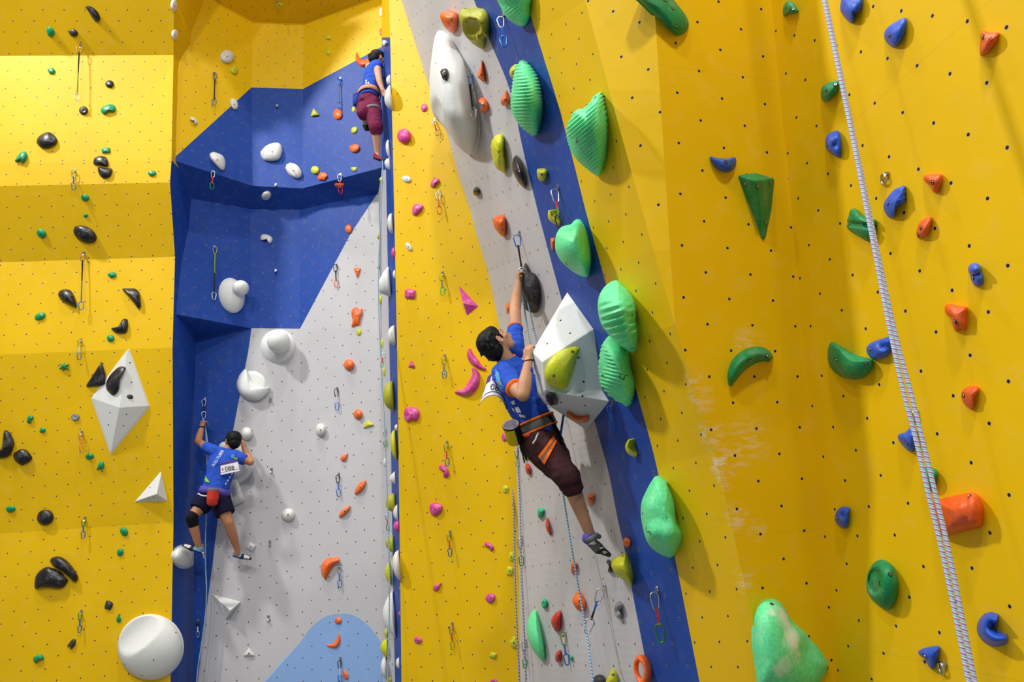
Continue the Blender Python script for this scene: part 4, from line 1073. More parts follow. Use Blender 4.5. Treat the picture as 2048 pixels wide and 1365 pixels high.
# ------------------------------------------------------------------ broad yellow panel
H('G', 'dark green', 'long', ('p', [(1255, -22), (1278, 0), (1313, 34), (1348, 67), (1357, 71), (1368, 67), (1376, 57), (1377, 44), (1370, 28), (1346, -2), (1325, -28), (1290, -40)]), b=.07, rings=9, label='long dark green bar-shaped hold at the top edge', bolt=[(1330, 1), (1353, 53), (1345, 17)])
H('G', 'blue', 'half', ('p', [(1420, 313.5), (1435, 316), (1455, 317), (1470, 314.5), (1472.5, 326), (1467, 339), (1453, 345), (1435, 338), (1424, 325)]), b=.05, label='blue half-moon hold upper left of the green wedge', bolt=[(1452, 324)])
gw = [(1475, 351, 0), (1511, 346, .0), (1549, 357, 0), (1543, 420, 0), (1531, 478, 0), (1524, 481, 0), (1515, 455, 0), (1513, 361, .13), (1527, 474, .02)]
o, fr, bv = facets('climbing_hold', gw, [(0, 7, 1), (1, 7, 2), (2, 7, 8, 3), (3, 8, 4), (4, 8, 5), (5, 8, 6), (6, 8, 7, 0)], HM['dark green'], (1518, 405), bevel=.010)
HOLDS.append([o, 1515, 410, 130, 'green', 'wedge', 'G', None, 'large dark green downward-pointing wedge hold'])
for q in ((1490, 370), (1540, 365), (1531, 445), (1515, 374)): bolt_on(o, bv, q[0], q[1], .010)
H('G', 'dark green', 'crescent', ('s', [(1461, 772, 3), (1466, 752, 12), (1480, 728, 17), (1504, 712, 17), (1528, 710, 14), (1542, 720, 7)]), b=.075, label='dark green crescent hold in the middle of the broad panel')
for q in ((1499.5, 721.5), (1535, 713)): bolt_on(HOLDS[-1][0], BVHTree.FromPolygons([tuple(x.co + HOLDS[-1][0].location) for x in HOLDS[-1][0].data.vertices], [tuple(p.vertices) for p in HOLDS[-1][0].data.polygons]), q[0], q[1], .010)
def big_mint(u, v, s):
    k = math.exp(-((u - 1630) ** 2 / 900 + (v - 1310) ** 2 / 1500))
    return -.05 * k
H('G', 'chalky mint', 'giant', ('p', [(1539, 1199), (1526, 1203), (1515, 1216), (1508, 1240), (1507, 1288), (1513, 1334), (1524, 1385), (1570, 1400), (1625, 1385), (1650, 1355), (1660.7, 1334), (1651, 1305), (1636, 1288), (1612, 1266), (1585, 1243), (1566, 1212), (1552, 1200)]), b=.17, rings=14, apex=(1560, 1300), ridge=big_mint, label='giant chalk-smeared mint green hold at the bottom', bolt=[(1543.5, 1209), (1655, 1338)])

# ------------------------------------------------------------------ right yellow wall
H('R', 'dark green', 'saddle', ('p', [(1577, 1.5), (1569, 8), (1565.5, 21), (1568, 33), (1577, 29), (1595, 26), (1596, 19), (1587, 6)]), b=.035, label='small dark green two-bolt hold at the top of the right fold', bolt=[(1572, 14), (1587, 18)])
H('R', 'blue', 'jug', ('p', [(1724, -8), (1722, 20), (1710, 27.5), (1709, 42), (1703, 47), (1691.6, 38), (1681, 22), (1681, 8), (1688, -10)]), b=.05, label='blue jug cut off by the top edge', bolt=[])
H('R', 'blue', 'drop', ('p', [(1812, 35.5), (1812, 59), (1802, 84), (1789, 95.5), (1776, 88), (1768, 73), (1773, 57), (1792, 43)]), b=.045, label='blue teardrop hold high on the right yellow wall', bolt=[(1779, 71)])
H('R', 'terracotta', 'shard', ('p', [(1963, 62), (1978, 65), (1997, 65), (1995.6, 76), (1982, 99), (1964, 112), (1959.5, 103), (1961, 80)]), b=.04, ridge=lambda u, v, s: .004 * math.sin(u * .9) * math.sin(v * .9) if u > 1972 else 0, label='orange shard hold under a chalk smudge, top right', bolt=[(1966, 74)])
H('R', 'dark green', 'pod', ('p', [(1677, 161), (1675, 179.5), (1663, 197), (1650, 204), (1642, 194), (1643, 176), (1655, 166)]), b=.045, label='dark green pod hold beside the rope', bolt=[(1652, 180), (1671, 169)])
H('R', 'blue', 'ear', ('p', [(1677.7, 262.5), (1683.5, 289), (1680.6, 315), (1668, 311), (1655, 301), (1650, 287), (1654, 271), (1665, 264)]), b=.05, dish=lambda u, v: .02 * max(0, 1 - math.hypot((u - 1670) / 7, (v - 290) / 11)), label='blue ear-shaped hold left of the rope', bolt=[(1655, 290)])
H('R', 'terracotta', 'three-lobed', ('p', [(1847, 356), (1850, 350), (1862, 349), (1874, 347.5), (1884, 349), (1885, 363), (1879, 376), (1874, 386), (1866, 384), (1860, 373), (1849, 362)]), b=.04, label='orange three-lobed hold on the right wall, upper', bolt=[(1865, 365)])
H('R', 'blue', 'clawed', ('p', [(1808, 371), (1811, 385), (1811, 403), (1800, 412), (1790, 421), (1788, 436), (1776, 434), (1767, 417), (1770, 402), (1787, 381)]), b=.05, ridge=lambda u, v, s: .006 * math.sin(v * .6) if u > 1795 else 0, label='blue clawed hold below the upper anchor ring', bolt=[(1776, 407)])
H('R', 'dark green', 'two-lobed', ('p', [(1710, 417), (1720, 426), (1739, 438), (1752, 439.6), (1755, 456), (1749, 474), (1741, 484), (1721, 476), (1699, 461.5), (1692, 449), (1697, 432), (1700, 421)]), b=.06, dish=lambda u, v: .028 * max(0, 1 - abs((v - 449) - (u - 1715) * .12) / 7), rings=10, dn=5, label='dark green grooved hold crossed by the rope', bolt=[(1700, 449)])
H('R', 'terracotta', 'egg', ('p', [(1861, 434), (1862, 451), (1853, 472), (1837, 477), (1832.6, 465), (1840, 443)]), b=.04, label='orange egg-shaped hold below the orange three-lobed one', bolt=[(1842, 456), (1836, 470)])
H('R', 'blue', 'lower lobe', ('p', [(1940, 550), (1948, 548), (1960, 542), (1967, 552), (1967, 565), (1955, 574), (1946, 568)]), b=.035, label='blue double-disc hold at the right', bolt=[(1946, 556)])
oo = HOLDS[-1][0]
dome('disc', ell(1949.5, 539.5, 13.5, 13.5, 0, 20), HM['blue'], .055, rings=5, parent=oo)
H('R', 'terracotta', 'horned', ('p', [(1889, 617), (1892, 610), (1900, 607.5), (1916, 612), (1933, 614), (1934, 628), (1932, 661), (1922, 659), (1911, 663), (1904, 649), (1901, 637), (1891, 626)]), b=.05, label='orange horned hold on the right wall', bolt=[(1909.5, 644)])
H('R', 'dark green', 'half-moon', ('p', [(1662, 685), (1680, 692), (1706, 707), (1739, 718), (1747.5, 724), (1743, 740), (1728, 755), (1710, 759.5), (1682, 754), (1660, 734), (1655, 707)]), b=.075, rings=9, label='large dark green half-moon hold left of the ropes', bolt=[(1673, 721), (1732, 727)])
H('R', 'blue', 'cupped', ('p', [(1783, 673), (1784, 690), (1779, 709), (1765, 717), (1747, 720.5), (1735, 708), (1733, 696), (1742, 686), (1757, 680)]), b=.05, dish=lambda u, v: .02 * max(0, 1 - math.hypot((u - 1765) / 11, (v - 694) / 10)), label='blue cupped hold between the half-moon and the rope', bolt=[(1740, 699)])
H('R', 'terracotta', 'comma', ('p', [(1955, 773), (1958.5, 781), (1949, 797), (1947, 819), (1937, 817), (1925, 803), (1922, 787), (1932, 775), (1945, 772)]), b=.035, label='orange comma-shaped hold on the right wall, lower', bolt=[(1927, 791)])
H('R', 'blue', 'knuckle', ('p', [(1821.6, 856), (1833, 860), (1834, 872), (1829, 900), (1820, 904), (1808, 895), (1796, 878), (1798, 869), (1810, 865)]), b=.05, label='blue knuckle hold crossed by the ropes under the middle anchor ring', bolt=[(1813, 887)])
H('R', 'dark green', 'jug', ('p', [(1845, 936), (1868, 937), (1876, 948), (1873, 966), (1861, 984), (1854, 969), (1842, 949)]), b=.045, label='dark green hold half hidden by both ropes', bolt=[])
H('R', 'terracotta', 'barrel', ('p', [(1864, 1005), (1880, 999), (1912, 991), (1944, 985), (1958, 993), (1967, 1015), (1967, 1034), (1961, 1055), (1925, 1064), (1895, 1072), (1879, 1070), (1867, 1045)]), b=.09, rings=10, ridge=lambda u, v, s: -.012 * math.exp(-((u - 1930) / 5) ** 2) , label='large orange barrel-shaped hold behind the ropes', bolt=[(1938, 994)])
H('R', 'blue', 'pocket', ('p', [(1699, 1016), (1683.5, 1014.5), (1673, 1024), (1669.5, 1040), (1678, 1053), (1689, 1058), (1696, 1053), (1699, 1030)]), b=.045, dish=lambda u, v: .02 * max(0, 1 - math.hypot((u - 1685) / 7, (v - 1031) / 8)), label='blue pocket hold, alone on the lower right wall', bolt=[(1675, 1037)])
def disc_dish(u, v):
    d = math.hypot((u - 1750) / 15.5, (v - 1164) / 29); return .035 * max(0, min(1, (1 - d) * 4))
H('R', 'dark green', 'disc', ('p', [(1762, 1120), (1748, 1126), (1737, 1143), (1733, 1162), (1735, 1184), (1748, 1205), (1774, 1221), (1790, 1207), (1797, 1174), (1791, 1142), (1778, 1125)]), b=.085, rings=12, dn=5, apex=(1757, 1167), dish=disc_dish, label='large dark green dished hold on the lower right wall', bolt=[(1758, 1168), (1781, 1149)])
H('R', 'blue', 'hook', ('s', [(1994, 1242, 13), (1978, 1240, 15), (1970, 1258, 17), (1984, 1275, 18), (2003, 1279, 14), (2013, 1277, 8)]), b=.07, label='blue hooked hold in the bottom right corner')
H('R', 'blue', 'tri', ('p', [(1878, 1293), (1879, 1306), (1874, 1322), (1867, 1339), (1859, 1336), (1847, 1317), (1838, 1310), (1838, 1302), (1856, 1295)]), b=.045, label='blue triangular hold beside the lowest anchor ring', bolt=[(1851, 1314)])

for o, u, v, size, cw, sh, area, land, label in HOLDS:
    tag(o, label, 'climbing hold', 'climbing holds on the ' + AREA[area])
# ------------------------------------------------------------------ quickdraws, hangers, anchor rings, ropes
CM = {'silver': M_STEEL, 'blue': plain('blue_anodised', rgb(40, 110, 210), .3, .8), 'red': plain('red_anodised', rgb(200, 40, 40), .3, .7),
      'green': plain('green_anodised', rgb(50, 160, 60), .3, .7), 'orange': plain('orange_anodised', rgb(220, 100, 40), .3, .7), 'black': plain('black_anodised', rgb(40, 40, 44), .35, .6),
      'lime': plain('lime_anodised', rgb(150, 170, 40), .3, .6), 'copper': plain('worn_brass', rgb(168, 128, 96), .35, .8)}
SM = {k: plain(k + '_webbing', c, .9) for k, c in (('black', rgb(30, 30, 32)), ('red', rgb(200, 50, 45)), ('blue', rgb(40, 90, 180)), ('white', rgb(200, 205, 215)), ('green', rgb(120, 150, 40)), ('orange', rgb(220, 110, 60)), ('grey', rgb(110, 115, 120)))}
def stadium(top, bot, side, wid, n=7):
    """closed loop from top to bottom, asymmetrical like a snap hook"""
    ax = (bot - top); L = ax.length; ax = ax / L; c = []
    r1, r2 = wid * .5, wid * .36
    for k in range(n + 1):
        a = math.pi * k / n; c.append(top + ax * (r1 - r1 * math.sin(a)) + side * (r1 * math.cos(a)))
    for k in range(n + 1):
        a = math.pi * k / n; c.append(bot - ax * (r2 - r2 * math.sin(a)) - side * (r2 * math.cos(a)))
    return c
def solidify_box(p0, p1, side, nrm, w, t, w1=None):
    w1 = w1 or w
    V = [p + side * sx * ww / 2 + nrm * sn * t / 2 for p, ww in ((p0, w), (p1, w1)) for sx, sn in ((-1, -1), (1, -1), (1, 1), (-1, 1))]
    return V, [(0, 1, 2, 3), (7, 6, 5, 4), (0, 4, 5, 1), (1, 5, 6, 2), (2, 6, 7, 3), (3, 7, 4, 0)]
def hanger(u, v, label, at=None, size=1.0):
    loc, n = hit(u, v) if at is None else at
    r = empty('bolt_hanger', loc)
    tag(r, label, 'bolt hanger', 'steel bolt hangers on the walls')
    e = Vector((0, 0, 1)).cross(n)
    e = e.normalized() if e.length > .1 else Vector((1, 0, 0)); w = n.cross(e)
    V, Fc = [], []
    for a, b in ((w * .018 + n * .003, w * -.012 + n * .004), (w * -.012 + n * .004, w * -.032 + n * .030)):
        v_, f_ = solidify_box(a * size, b * size, e, n, .026 * size, .004 * size); i = len(V); V += v_; Fc += [tuple(q + i for q in f) for f in f_]
    mesh_obj('plate', V, Fc, M_STEEL, parent=r)
    V, Fc, _ = tube_mesh([w * .004 * size, w * .004 * size + n * .014 * size], .009 * size, 6)
    mesh_obj('bolt', V, Fc, M_BOLT, parent=r)
    return r, loc, n
def quickdraw(u1, v1, u2, v2, c1, sl, c2, label, hlabel=None, Y2=None, frac=None, spread=0.0):
    loc, n = hit(u1, v1)
    if hlabel is None:
        w_ = label.split()
        if len(w_) > 12: w_ = w_[:max(i for i in range(3, 12) if w_[i] in ('at', 'on', 'below', 'above', 'under', 'between', 'left', 'of', 'beside', 'in', 'high', 'low', 'by', 'hanging', 'holding', 'ending', 'near'))]
        hlabel = 'steel hanger above the ' + ' '.join(w_)
    hanger(u1, v1, hlabel)
    A = loc + n * .030 - Vector((0, 0, .012))
    B = P(u2, v2, Y2 if Y2 else A.y - .01)
    L = (B - A).length; ax = (B - A) / L
    cl = min(.105, L * .36) if frac is None else frac * L
    root = empty('quickdraw', A)
    tag(root, label, 'quickdraw', 'quickdraws hanging on the walls')
    toc = (CAM - A).normalized(); side = ax.cross(toc).normalized(); nr = side.cross(ax).normalized()
    ang = random.uniform(-.5, .5)
    s1 = (side * math.cos(ang) + nr * math.sin(ang)).normalized()
    s2 = (side * math.cos(ang * .6) - nr * math.sin(ang * .6)).normalized()
    O = Vector((0, 0, 0))
    V, Fc, _ = tube_mesh(stadium(O, ax * cl, s1, cl * .52), .0048, 6, True)
    a = mesh_obj('carabiner', V, Fc, CM[c1], parent=root, smooth=True); a['label'] = c1 + ' upper carabiner'
    p0, p1 = ax * (cl * .86), ax * (L - cl * .9)
    V, Fc = [], []
    mid = (p0 + p1) / 2 + nr * .004
    for q0, q1, w0, w1 in ((p0, mid, .019, .013), (mid, p1, .013, .017)):
        v_, f_ = solidify_box(q0, q1, side, nr, w0, .006, w1); i = len(V); V += v_; Fc += [tuple(q + i for q in f) for f in f_]
    cols = sl if isinstance(sl, tuple) else (sl, sl)
    fm = [0] * 6 + [1] * 6
    b = mesh_obj('sling', V, Fc, [SM[cols[0]], SM[cols[1]]], parent=root, fmat=fm)
    V, Fc, _ = tube_mesh(stadium(ax * (L - cl), ax * L, s2, cl * .52), .0048, 6, True)
    c = mesh_obj('carabiner', V, Fc, CM[c2], parent=root, smooth=True); c['label'] = c2 + ' lower carabiner'
    return root, B
Q = quickdraw
Q(161, 91, 154, 202, 'copper', ('black', 'green'), 'silver', 'long black and green quickdraw, topmost on the left yellow wall')
Q(150, 341, 147, 380, 'lime', 'blue', 'blue', 'short blue quickdraw at the overhang edge below the black half-moons')
Q(168, 506, 162, 620, 'copper', ('black', 'grey'), 'blue', 'long black quickdraw between the black leaf and boomerang holds')
Q(162, 680, 158, 720, 'lime', 'white', 'blue', 'short quickdraw with blue hook above the green star hold')
Q(164, 865, 164, 906, 'copper', 'orange', 'copper', 'short orange quickdraw left of the kite volume tip')
Q(170, 1037, 166, 1078, 'green', 'blue', 'blue', 'short blue quickdraw at the lower fold of the left wall')
Q(163, 1224, 159, 1266, 'green', 'blue', 'blue', 'lowest quickdraw on the left wall, left of the huge white ball')
Q(429, 146, 428, 212, 'blue', 'black', 'blue', 'dark blue quickdraw on the yellow part of the bay')
Q(425, 343, 423.5, 379, 'silver', 'red', 'green', 'red and green quickdraw under the left of the upper blue ledge')
Q(681, 157, 679, 218, 'blue', 'grey', 'blue', 'blue quickdraw left of the highest climber')
Q(681.5, 349, 681.5, 388, 'silver', 'red', 'red', 'red quickdraw under the right of the upper blue ledge')
Q(429, 494, 428, 600, 'lime', ('green', 'black'), 'silver', 'long green and black quickdraw on the middle blue tier')
Q(673, 529, 673, 575, 'black', 'black', 'orange', 'black quickdraw with orange hook beside the diagonal border')
Q(675, 777, 674.5, 821, 'black', 'white', 'blue', 'quickdraw with black and blue hooks below the orange ball')
Q(678, 949, 677.5, 994, 'black', 'blue', 'blue', 'blue quickdraw left of the upper orange flame hold')
Q(680.6, 1131, 679.7, 1176, 'silver', 'blue', 'blue', 'blue quickdraw hanging at the tip of the largest orange crescent')
Q(396.5, 1242, 396, 1275, 'black', 'white', 'silver', 'small dark quickdraw low on the blue strip by the rope')
Q(681.6, 1318, 680.5, 1367, 'black', 'white', 'blue', 'quickdraw at the bottom of the light blue hill')
Q(1008, 30, 1009, 94, 'silver', 'blue', 'blue', 'blue quickdraw under the topmost ribbed mint hold')
Q(944, 148, 948, 237, 'blue', 'black', 'silver', 'long black quickdraw hanging over the giant white shield')
Q(1117, 374, 1121, 457, 'silver', ('red', 'green'), 'black', 'red and green quickdraw above the smooth mint dome')
Q(1226, 806, 1227, 861, 'blue', 'blue', 'blue', 'blue quickdraw hanging below the overlapping mint pair')
Q(1316, 1178, 1323, 1286, 'silver', 'red', 'green', 'silver, red and green quickdraw on the lower blue stripe')
Q(1132, 1266, 1135, 1331, 'lime', 'blue', 'blue', 'green and blue quickdraw low on the grey stripe')
Q(1045.5, 1075, 1043.5, 1133, 'silver', 'black', 'green', 'quickdraw holding the hanging rope beside the column, middle', hlabel='steel hanger of the middle quickdraw beside the column ropes')
Q(1053.5, 1281, 1050.5, 1338, 'silver', 'black', 'green', 'quickdraw holding the hanging rope beside the column, lowest', hlabel='steel hanger of the lowest quickdraw beside the column ropes')
Q(1037, 898, 1035, 932, 'silver', 'green', 'silver', 'small green quickdraw on the hanging rope below the chalk bag')
Q(870, 240, 875, 271, 'silver', 'red', 'copper', 'small red quickdraw at the lower left of the white shield')
Q(879, 384, 879, 429, 'silver', 'orange', 'orange', 'orange quickdraw high on the centre column')
Q(885.5, 546, 885.5, 591, 'lime', 'grey', 'green', 'green quickdraw upper left of the pink wedge')
Q(890, 712, 889, 758, 'lime', 'grey', 'blue', 'blue hooked quickdraw left of the pink crescents')
Q(894.5, 886, 895, 933, 'lime', 'red', 'blue', 'quickdraw ending just above a pink hold mid column')
Q(900.6, 1065, 900.6, 1114, 'lime', 'red', 'blue', 'blue hooked quickdraw below the pink jug')
Q(905, 1249, 905.6, 1300, 'copper', 'red', 'lime', 'red slinged quickdraw lowest on the centre column')
Q(555, -8, 556, 12, 'silver', 'red', 'silver', 'red quickdraw hanging from the bay roof at the top edge', hlabel='steel hanger on the bay roof at the top edge')
Q(772, 705, 763, 735, 'silver', 'red', 'green', 'tilted quickdraw on the grey return, highest of three')
Q(774.5, 859, 771, 895, 'silver', 'red', 'green', 'tilted quickdraw on the grey return, middle of three')
Q(778.5, 1027, 776, 1062, 'silver', 'red', 'green', 'tilted quickdraw on the grey return, lowest of three')
# quickdraws that carry the climbers' ropes
Qa, QA_END = Q(409.5, 798, 407.5, 838, 'silver', 'black', 'silver', 'quickdraw held by the raised hand of the climber in shorts')
Qb, QB_END = Q(405, 1092, 411, 1129, 'silver', 'white', 'blue', 'blue hooked quickdraw at the left shoe of the climber in shorts')
Qc, QC_END = Q(1039.5, 466, 1047, 560, 'blue', 'black', 'silver', 'black quickdraw the front climber is holding', frac=.27)
Qd, QD_END = Q(1210.5, 1173, 1173, 1268, 'silver', ('blue', 'black'), 'silver', 'blue and black quickdraw pulled sideways by the rope', Y2=None)
for u, v, t in ((541, 797, 'right of the white crescent-mouthed volume'), (543, 940, 'right of the race bib 088'), (540, 1085, 'right of the small white cube'), (537, 1235, 'right of the white wedge volume')):
    hanger(u, v, 'bare bolt hanger on the grey bay panel ' + t, size=1.2)
for u, v, t in ((554.5, 212, 'steel hanger on the upper blue tier, above the largest white slab'), (552, 370, 'steel hanger at the rim of the upper blue ledge'), (551.7, 541.5, 'steel hanger on the middle blue tier, below the white bean')):
    hanger(u, v, t, size=1.1)

def anchor_ring(u, v, label, rx=.022):
    loc, n = hit(u, v); r = empty('anchor_ring', loc); tag(r, label, 'anchor ring', 'steel anchor rings on the right yellow wall')
    e = Vector((0, 0, 1)).cross(n).normalized(); w = n.cross(e)
    c = n * .012 - w * .002 - e * .004; pts = [c + (e * math.cos(a) * .9 + n * math.cos(a) * .25 + w * math.sin(a)) * rx for a in (2 * math.pi * k / 20 for k in range(20))]
    V, Fc, _ = tube_mesh(pts, .0052, 8, True); mesh_obj('ring', V, Fc, M_STEEL, parent=r, smooth=True)
    V, Fc = solidify_box(e * .02 + w * .016 + n * .003, e * .005 - w * .004 + n * .006, w, n, .018, .005)
    mesh_obj('plate', V, Fc, M_STEEL, parent=r)
    V, Fc, _ = tube_mesh([e * .017 + w * .014, e * .017 + w * .014 + n * .014], .008, 6); mesh_obj('bolt', V, Fc, M_BOLT, parent=r)
anchor_ring(1773, 357, 'round steel anchor ring, upper, above the blue clawed hold')
anchor_ring(1831, 831, 'round steel anchor ring, middle, behind the ropes')
anchor_ring(1888, 1335, 'round steel anchor ring, lowest, beside a blue triangular hold')

def rope(pts, r, mat, label, name='climbing_rope', n=8, sub=6):
    out = []
    m = len(pts)
    for i in range(m - 1):
        p0, p1, p2, p3 = pts[max(i - 1, 0)], pts[i], pts[i + 1], pts[min(i + 2, m - 1)]
        for j in range(sub):
            t = j / sub
            out.append(.5 * (2 * p1 + (p2 - p0) * t + (2 * p0 - 5 * p1 + 4 * p2 - p3) * t * t + (3 * p1 - p0 - 3 * p2 + p3) * t ** 3))
    out.append(pts[-1])
    org = out[0].copy()
    V, Fc, UV = tube_mesh([p - org for p in out], r, n)
    o = mesh_obj(name, V, Fc, mat, smooth=True, uvs=UV); o.location = org
    tag(o, label, 'rope', 'climbing ropes')
    return o
R_WHITE = rope_mat('white_purple_rope', (.72, .70, .80, 1), rgb(150, 110, 190), rgb(90, 190, 190), .016)
R_BLUE = rope_mat('blue_teal_rope', (.30, .44, .56, 1), rgb(60, 110, 160), rgb(190, 215, 220), .022)
R_VIO = rope_mat('violet_rope', (.42, .44, .60, 1), rgb(70, 70, 110), rgb(170, 190, 220), .03)
Yr = 2.0
Yr = 2.32
rope([P(1622, -130, Yr) + Vector((0, 0, 5)), P(1622, -130, Yr) + Vector((0, 0, 2))] + [P(u, v, y) for u, v, y in ((1622, -130, Yr), (1648, 0, Yr), (1703, 265, Yr), (1745, 480, Yr), (1781, 665, Yr), (1805, 775, Yr), (1832, 880, Yr), (1856, 985, Yr), (1888, 1120, Yr), (1938, 1365, Yr), (1950, 1420, Yr))], .0072, R_WHITE, 'white and purple climbing rope, left strand of the hanging pair', n=10)
rope([P(1624, -130, Yr + .016) + Vector((0, 0, 5)), P(1624, -130, Yr + .016) + Vector((0, 0, 2))] + [P(u, v, y) for u, v, y in ((1624, -130, Yr + .016), (1651, 0, Yr + .016), (1706, 265, Yr + .016), (1750, 480, Yr + .016), (1790, 665, Yr + .016), (1819, 775, Yr + .016), (1845, 880, Yr + .016), (1870, 985, Yr + .016), (1901, 1120, Yr + .016), (1950, 1365, Yr + .016), (1962, 1420, Yr + .016))], .0072, R_WHITE, 'white and purple climbing rope, right strand of the hanging pair', n=10)
yl = on_column(1010, 1100).y
rope([P(u, v, yl - .12) for u, v in ((1010, 770), (1017, 830), (1022, 900), (1027, 1010), (1030, 1150), (1034, 1260), (1039, 1365), (1041, 1420))], .0085, R_VIO, 'violet rope hanging in front of the centre column edge')
rope([P(u, v, yl - .30) for u, v in ((1034, 860), (1036, 930), (1040, 1010), (1043, 1133), (1047, 1230), (1051, 1338), (1052, 1420))], .0075, R_VIO, 'thin violet rope running through quickdraws beside the column')
yb = 8.62
rope([QA_END + Vector((0, -.03, .01))] + [P(u, v, QA_END.y - .05) for u, v in ((411, 870), (414, 930), (413, 1010), (411, 1080), (411, 1128), (413, 1180), (411, 1230), (403, 1290), (395, 1345), (390, 1420))], .0075, R_BLUE, 'light blue rope below the climber in shorts')
rope([QA_END + Vector((0, -.03, .0)), P(413, 870, QA_END.y - .12), P(418, 920, QA_END.y - .25), P(420, 960, QA_END.y - .35)], .0075, R_BLUE, 'light blue rope from the held quickdraw to the harness of the climber in shorts')
ys = hit(758, 500)[0].y
rope([P(u, v, 7.75 - 0) for u, v in ((764, 318), (765, 340), (760, 460), (757, 540), (758, 640), (764, 760), (769, 850), (773, 950), (777, 1060), (779, 1180), (777, 1300), (774, 1420))], .0065, R_BLUE, 'thin blue rope below the highest climber along the grey return')
# ------------------------------------------------------------------ people
M_SKIN = plain('skin', rgb(198, 146, 112), .55, spec=.3, scale=8)
M_SKIN2 = plain('skin_tanned', rgb(186, 128, 92), .55, spec=.3, scale=8)
M_SKIN3 = plain('skin_light', rgb(214, 160, 128), .55, spec=.3, scale=8)
M_HAIR = plain('black_hair', rgb(14, 12, 13), .6, spec=.2, bump=.3, scale=90)
def cloth(name, col, rough=.85, scale=30, bump=.25): return plain(name, col, rough, spec=.15, bump=bump, scale=scale)
M_SHIRT = cloth('blue_jersey', rgb(44, 84, 192)); M_SHIRT_L = cloth('sky_blue_jersey', rgb(96, 168, 226))
M_ORG = cloth('orange_trim', rgb(248, 112, 24)); M_MAROON = cloth('dark_maroon_cotton', rgb(64, 36, 38)); M_WINE = cloth('wine_red_cotton', rgb(112, 34, 66))
M_NAVY = cloth('navy_cotton', rgb(20, 20, 48)); M_BLK = cloth('black_fabric', rgb(22, 22, 24)); M_GRF = cloth('grey_fabric', rgb(112, 112, 110))
M_PUR = cloth('purple_fabric', rgb(92, 78, 168)); M_WHT = cloth('white_fabric', rgb(232, 230, 236)); M_YLF = cloth('yellow_fabric', rgb(226, 200, 24))
M_REDF = cloth('red_fabric', rgb(206, 62, 50)); M_LIMEF = cloth('lime_print', rgb(150, 222, 40)); M_INK = plain('black_print', rgb(24, 22, 30), .6); M_PURP = plain('purple_print', rgb(76, 52, 140), .6)
M_WPRINT = plain('white_print', rgb(236, 238, 244), .6); M_RUB = plain('black_rubber', rgb(30, 30, 32), .55); M_SKYF = cloth('pale_blue_suede', rgb(120, 170, 214)); M_LIP = plain('lips', rgb(170, 100, 86), .5)
M_REDP = plain('red_print', rgb(210, 60, 60), .6)

def J(u, v, Y): return P(u, v, Y)
def cone(p0, r0, p1, r1, cap0=True, cap1=True, sq=None, n=14):
    """round-ended tapered limb; sq = (direction, factor) flattens it along a direction"""
    ax = p1 - p0; L = ax.length or 1e-4; t = ax / L; x = t.orthogonal().normalized(); y = t.cross(x)
    rings = []
    if cap0: rings += [(-r0 * math.cos(a), r0 * math.sin(a)) for a in (.15, .5, .9, 1.25)]
    rings += [(L * k / 4, r0 + (r1 - r0) * k / 4) for k in range(5)]
    if cap1: rings += [(L + r1 * math.cos(a), r1 * math.sin(a)) for a in (1.25, .9, .5, .15)]
    V, Fc = [], []
    for d, r in rings:
        for k in range(n):
            th = 2 * math.pi * k / n; o = (x * math.cos(th) + y * math.sin(th)) * r
            if sq: o = o - sq[0] * (o.dot(sq[0]) * (1 - sq[1]))
            V.append(p0 + t * d + o)
    for i in range(len(rings) - 1):
        for k in range(n): Fc.append((i * n + k, i * n + (k + 1) % n, (i + 1) * n + (k + 1) % n, (i + 1) * n + k))
    Fc.append(tuple(range(n))[::-1]); Fc.append(tuple((len(rings) - 1) * n + k for k in range(n)))
    return V, Fc
def etube(st, n=24):
    """elliptical tube through stations (centre, lateral direction, half width, half depth)"""
    V, Fc = [], []
    m = len(st)
    for i, (c, e, a, b) in enumerate(st):
        t = (st[min(i + 1, m - 1)][0] - st[max(i - 1, 0)][0]).normalized()
        e = (e - t * e.dot(t)).normalized(); d = t.cross(e)
        for k in range(n):
            th = 2 * math.pi * k / n; V.append(c + e * (a * math.cos(th)) + d * (b * math.sin(th)))
    for i in range(m - 1):
        for k in range(n): Fc.append((i * n + k, i * n + (k + 1) % n, (i + 1) * n + (k + 1) % n, (i + 1) * n + k))
    Fc.append(tuple(range(n))[::-1]); Fc.append(tuple((m - 1) * n + k for k in range(n)))
    return V, Fc
def ball(c, r, sx=None):
    """sphere, optionally stretched: sx = [(direction, factor), ...]"""
    V, Fc = [], []; n, m = 16, 10
    for i in range(m + 1):
        for j in range(n):
            th = .04 + (math.pi - .08) * i / m; ph = 2 * math.pi * j / n
            o = Vector((math.sin(th) * math.cos(ph), math.sin(th) * math.sin(ph), math.cos(th))) * r
            for d, k in (sx or []): o = o + d * (o.dot(d) * (k - 1))
            V.append(c + o)
    for i in range(m):
        for j in range(n): Fc.append((i * n + j, i * n + (j + 1) % n, (i + 1) * n + (j + 1) % n, (i + 1) * n + j))
    Fc.append(tuple(range(n))[::-1]); Fc.append(tuple(m * n + k for k in range(n)))
    return V, Fc
